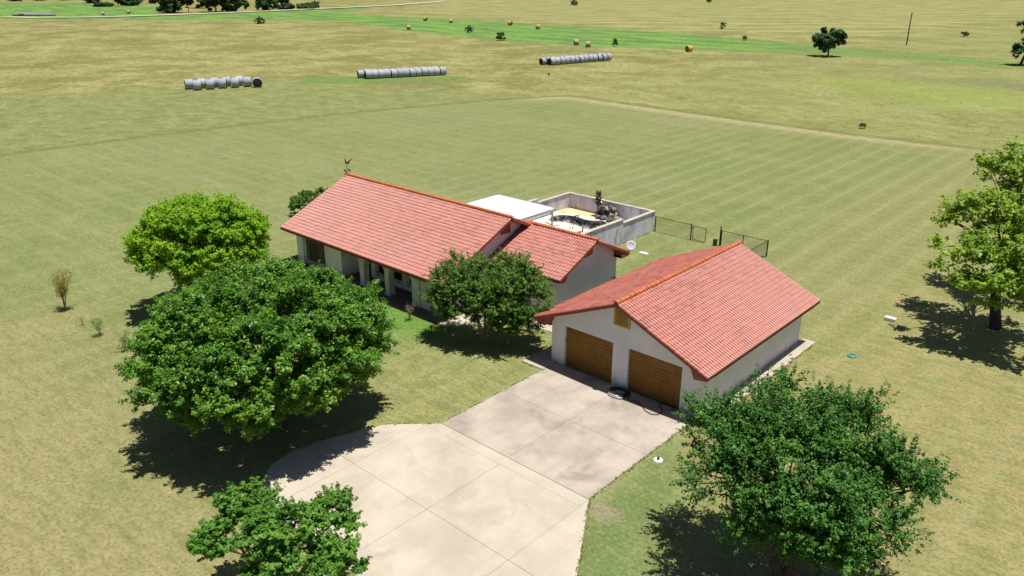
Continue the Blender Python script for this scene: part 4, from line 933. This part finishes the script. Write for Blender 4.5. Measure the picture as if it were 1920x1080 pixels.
shrub(123, 584, 2.55, .85, M['lf_sap'], 'sparse yellowing sapling, tallest plant on the left lawn', 260, 6, .075, 15)
shrub(157, 612, .75, .32, M['lf_sap'], 'tiny bare twiggy seedling right of the yellowing sapling', 22, 3, .04, 5, sr=.008)
shrub(189, 633, 1.15, .5, M['lf_small'], 'small green sapling left of the large dark tree', 50, 7, .07, 5)
shrub(236, 661, 1.5, .45, M['lf_crepe'], 'thin shrub against the left edge of the large dark tree', 60, 6, .055, 9)
shrub(768, 600, .95, .42, M['lf_rose'], 'leggy rose bush at the edge of the porch', 60, 5, .05, 9, name='rose_bush', cat='bush')
for i, (px, py) in enumerate(((1421, 722), (1410, 730), (1392, 742), (1466, 690), (1405, 733))):
    lb = ('weed nearest the middle of the concrete strip beside the garage', 'second weed along the strip beside the garage', 'weed closest to the oak on the strip beside the garage', 'farthest weed on the strip beside the garage', 'short weed between two others on the strip beside the garage')[i]
    tag(shrub(px, py, .45, .16, M['lf_small'], lb, 16, 3, .04, 4, name='weed', cat='weed', sr=.006), group='weeds along the garage strip')
# far trees
def ftree(px, py, h, wd, label, mat='lf_far', group=None, name='field_tree', n=46, cat='tree', low=.25, sc=1.0):
    b = GG(px, py); z0 = b.z; lobes = []; rg = random.Random(px * 7 + py)
    for i in range(6):
        a = rg.uniform(0, 6.28); k = rg.uniform(.1, .5); r_ = wd * rg.uniform(.24, .34)
        lobes.append((b.x + math.cos(a) * wd * k * .6, b.y + math.sin(a) * wd * k * .6, z0 + h * rg.uniform(low + .2, .75), r_, min(r_ * .9, h * .25)))
    if h < 5: lobes = [(l[0], l[1], z0 + h * .42, l[3], h * .40) for l in lobes]; lobes.append((b.x, b.y, z0 + h * .5, wd * .36, h * .45))
    else: lobes.append((b.x, b.y, z0 + h * .62, wd * .36, h * .34))
    return tree(name, b, lobes, M[mat], label, cat, group, clumps=n * 2, subs=7, leaves=14, r1=wd * .1, r2=wd * .05, leaf=wd * .07 * sc, trunk_r=wd * .03, limb=.06, asp=.8)
ftree(1551, 104, 6.2, 6.6, 'lone round tree standing in the right middle field', n=45)
b = GG(1912, 119)
tree('field_tree', b, [(b.x + 2, b.y + 1, 9.0, 2.6, 2.2), (b.x - .4, b.y - .3, 7.6, 1.8, 1.2), (b.x, b.y, 3.2, 2.3, 1.7), (b.x + 3, b.y + 2, 4, 2.4, 1.8), (b.x + 2.5, b.y + 1, 11, 2.0, 1.4)], M['lf_far'], 'tall dark tree cut off by the right edge of the far field', clumps=80, subs=7, leaves=14, r1=.8, r2=.35, leaf=.36, trunk_r=.3)
TL = ((320, 26, 9, 12, 'lf_far', 'leftmost large grey-green tree in the group beyond the road'), (352, 25, 11, 6, 'lf_far', 'narrow dark tree beside the leftmost large one beyond the road'), (376, 17, 12, 8, 'lf_far', 'thin-trunked tree set back in the group beyond the road'),
      (403, 24, 12, 13, 'lf_far', 'wide dark tree in the middle of the group beyond the road'), (442, 23.5, 12, 11, 'lf_far', 'dark spreading tree at the right of the group beyond the road'), (428, 23, 3.2, 6, 'lf_farlight', 'pale green bush between the dark trees beyond the road'),
      (497, 21, 10, 10, 'lf_far', 'dark tree standing apart right of the roadside group'), (532, 18, 10, 7, 'lf_far', 'thin high-crowned tree, rightmost of the roadside trees'), (536, 18.5, 2.6, 9, 'lf_far', 'low dark bush beneath the rightmost roadside tree'),
      (572, 18, 2.6, 9, 'lf_farlight', 'low green hedge-like bush beside the far road'), (590, 17, 4.0, 5, 'lf_farlight', 'taller bush at the right end of the roadside row'), (25, 5, 6, 9, 'lf_far', 'small dark tree at the top left corner'),
      (75, 4, 6, 10, 'lf_far', 'second small dark tree along the top left edge'), (120, 3, 5, 9, 'lf_far', 'third small dark tree along the top left edge'), (176, 8, 8, 12, 'lf_far', 'broad dark tree near the top edge left of the green field bushes'), (226, 12.5, 5, 7, 'lf_far', 'left of two rounded bushes in the far green field'),
      (246, 13, 6.5, 9, 'lf_far', 'right of two rounded bushes in the far green field'), (285, 9, 6, 8, 'lf_far', 'dark bush near the top edge left of the roadside group'), (305, 24, 2.6, 6, 'lf_far', 'low dark bush at the left foot of the roadside group'), (190, 15, 2.2, 9, 'lf_far', 'low dark scrub patch in the far green field'))
for (px, py, h, wd, mt, lb) in TL: ftree(px, py, h, wd, lb, mt, 'trees and bushes along the far road', n=75 if h > 4 else 30, cat='tree' if h > 4.5 else 'bush', name='field_tree' if h > 4.5 else 'field_bush', low=.0 if h < 10 else .06)
for (px, py, h, wd, mt, lb) in ((487, 46, 2.4, 3.6, 'lf_farlight', 'round grey-green bush alone in the left field'), (878, 62, 2.4, 2.2, 'lf_far', 'dark bush inside the bright green strip'), (937, 76, 2.6, 3.0, 'lf_farlight', 'loose green bush below the strip\'s four far bales'),
      (1151, 86, 2.2, 1.6, 'lf_far', 'small upright dark bush just right of the paired tan bales'), (1075, 10, 3, 4, 'lf_far', 'dark bush near the top edge above the strip'), (1327, 3, 3, 4, 'lf_far', 'bush touching the top edge right of centre'), (1354, 53, 2.6, 1.8, 'lf_farlight', 'thin upright bush on the far side of the strip'),
      (1617, 239, .7, .9, 'lf_farlight', 'small dark bush just beyond the straw-coloured lawn edge'), (1893, 277, .8, 1.1, 'lf_far', 'small dark bush beyond the lawn edge near the yellow-green tree'), (1028, 143, .6, .5, 'lf_farlight', 'tiny weed bush in the field below the right grey stack'), (1395, 75, 1.6, 1.4, 'lf_far', 'tiny dark bush at the far right of the green strip'), (1806, 66, 1.6, 2, 'lf_far', 'small dark bush right of the wooden pole')):
    ftree(px, py, h, wd, lb, mt, 'scattered field bushes', n=26, cat='bush', name='field_bush', low=.05)
p = GG(42, 34); lp = empty('log_pile', p, 'grey log pile beside the road at the far left', 'logs')
for k in range(3): MB().tube([p + Vector((-6 + k * 2.5, k * 1.5 - 2, .6 + .3 * (k == 1))), p + Vector((5 + k * 1.5, 8 + k, .6 + .3 * (k == 1)))], [.6, .45], 8).build('log', flat('grey_dead_wood', (.25, .24, .25), .9, .1), lp)
# weeds of the unmown field: one stuff object of small upright tufts
def tufts(name, n, region, hr, mat, label, cond=None):
    P_ = []
    while len(P_) < n:
        x = RNG.uniform(region[0], region[1]); y = RNG.uniform(region[2], region[3])
        if cond and not cond(x, y): continue
        P_.append((x, y, gz(x, y)))
    P_ = np.array(P_); k = 7; i2 = np.repeat(np.arange(n), k); h = RNG.uniform(hr[0], hr[1], n)[i2]
    a = RNG.uniform(0, 2 * np.pi, len(i2)); sp_ = h * .55; base = P_[i2] + np.stack([np.cos(a) * sp_ * .35, np.sin(a) * sp_ * .35, np.zeros(len(i2))], 1)
    tip = P_[i2] + np.stack([np.cos(a) * sp_, np.sin(a) * sp_, h * .6], 1); wv_ = np.stack([-np.sin(a), np.cos(a), np.zeros(len(i2))], 1) * (h * .16)[:, None]
    mid = (base + tip) / 2 + np.array([0, 0, .1]) * h[:, None]
    v = np.stack([base, mid + wv_, tip, mid - wv_], 1).reshape(-1, 3); me = bpy.data.meshes.new(name); mesh_fill(me, v, np.arange(len(v)).reshape(-1, 4))
    a_ = me.attributes.new('rnd', 'FLOAT', 'FACE'); a_.data.foreach_set('value', RNG.random(len(i2)).astype(np.float32)); a_ = me.attributes.new('clu', 'FLOAT', 'FACE'); a_.data.foreach_set('value', RNG.random(n).astype(np.float32)[i2])
    me.materials.append(mat); return tag(link(name, me), label, 'grass', kind='stuff')
def infield(x, y): return (y > 73.5 + .05 * abs(x) * 0 and x > -57 and y < 240) or (x < -75 - max(0, (y - 20)) * -.25 and y < 200)

tufts('field_grass', 3500, (-110, 60, 74, 200), (.10, .26), M['weed'], 'tall weedy grass tufts in the unmown field beyond the lawn', infield)
# grass creeping over the slab edges
def edge_tufts():
    runs = [((.33, -.9), (.33, -7.95)), ((.33, -7.95), (0, -8.3)), ((0, -8.3), (-1.44, -9.7)), ((-1.44, -9.7), (-2.03, -11.2)), ((-2.03, -11.2), (-2.5, -12.5)), ((-2.5, -12.5), (-2.7, -13.6)), ((-2.7, -13.6), (-2.43, -14.8)), ((-2.43, -14.8), (-1.6, -15.75)), ((-1.6, -15.75), (-.6, -16.4)), ((8.41, -.9), (8.41, -7.95)), ((8.45, -8.0), (13.6, -16.3)),
            ((9.11, 0), (9.11, 11.1)), ((8.4, 11.16), (9.1, 11.16)), ((-7.75, -.86), (-23.1, -.86)), ((-1.06, -1.0), (-1.06, 10)), ((-8.17, 12.3), (-8.17, 22.2)), ((-.3, -1.12), (-1.0, -1.12)), ((-23.12, -.8), (-23.12, 1.2))]
    P_ = []
    for a, b in runs:
        a, b = np.array(a, float), np.array(b, float); L_ = np.linalg.norm(b - a); n = int(L_ * 45); t_ = RNG.random(n); d = (b - a) / L_; nn = np.array([-d[1], d[0]])
        dens = .5 + .5 * np.sin(t_ * L_ * 3.1 + a[0] * 5) * np.sin(t_ * L_ * 1.3 + a[1]); off = RNG.normal(0, .035, n) + .035 * np.sin(t_ * L_ * 4.7)
        q_ = a + d * (t_ * L_)[:, None] + nn * off[:, None]; P_.append(q_[RNG.random(n) < dens * .9 + .1])
    P_ = np.concatenate(P_); n = len(P_); k = 6; i2 = np.repeat(np.arange(n), k); h = RNG.uniform(.02, .055, n)[i2]; a = RNG.uniform(0, 6.283, len(i2))
    b0 = np.concatenate([P_[i2], np.zeros((len(i2), 1))], 1) + np.array([0, 0, .01]); dr = np.stack([np.cos(a), np.sin(a), np.zeros(len(i2))], 1)
    tip = b0 + dr * (h * .9)[:, None] + np.array([0, 0, 1]) * (h * .5)[:, None] + np.array([0, 0, .03]); w_ = np.stack([-dr[:, 1], dr[:, 0], dr[:, 2]], 1) * .012
    v = np.stack([b0 - w_, b0 + w_, tip + w_ * .4, tip - w_ * .4], 1).reshape(-1, 3); me = bpy.data.meshes.new('edge_grass'); mesh_fill(me, v, np.arange(len(v)).reshape(-1, 4))
    for nm in ('rnd', 'clu'): a_ = me.attributes.new(nm, 'FLOAT', 'FACE'); a_.data.foreach_set('value', RNG.random(len(i2)).astype(np.float32))
    me.materials.append(leafmat('straw_green_grass', (.20, .22, .07), (.30, .30, .11), (.42, .38, .18), .9, .1, .2)); tag(link('edge_grass', me), 'ragged grass fringe creeping over the edges of the concrete slabs', 'grass', kind='stuff')
edge_tufts()
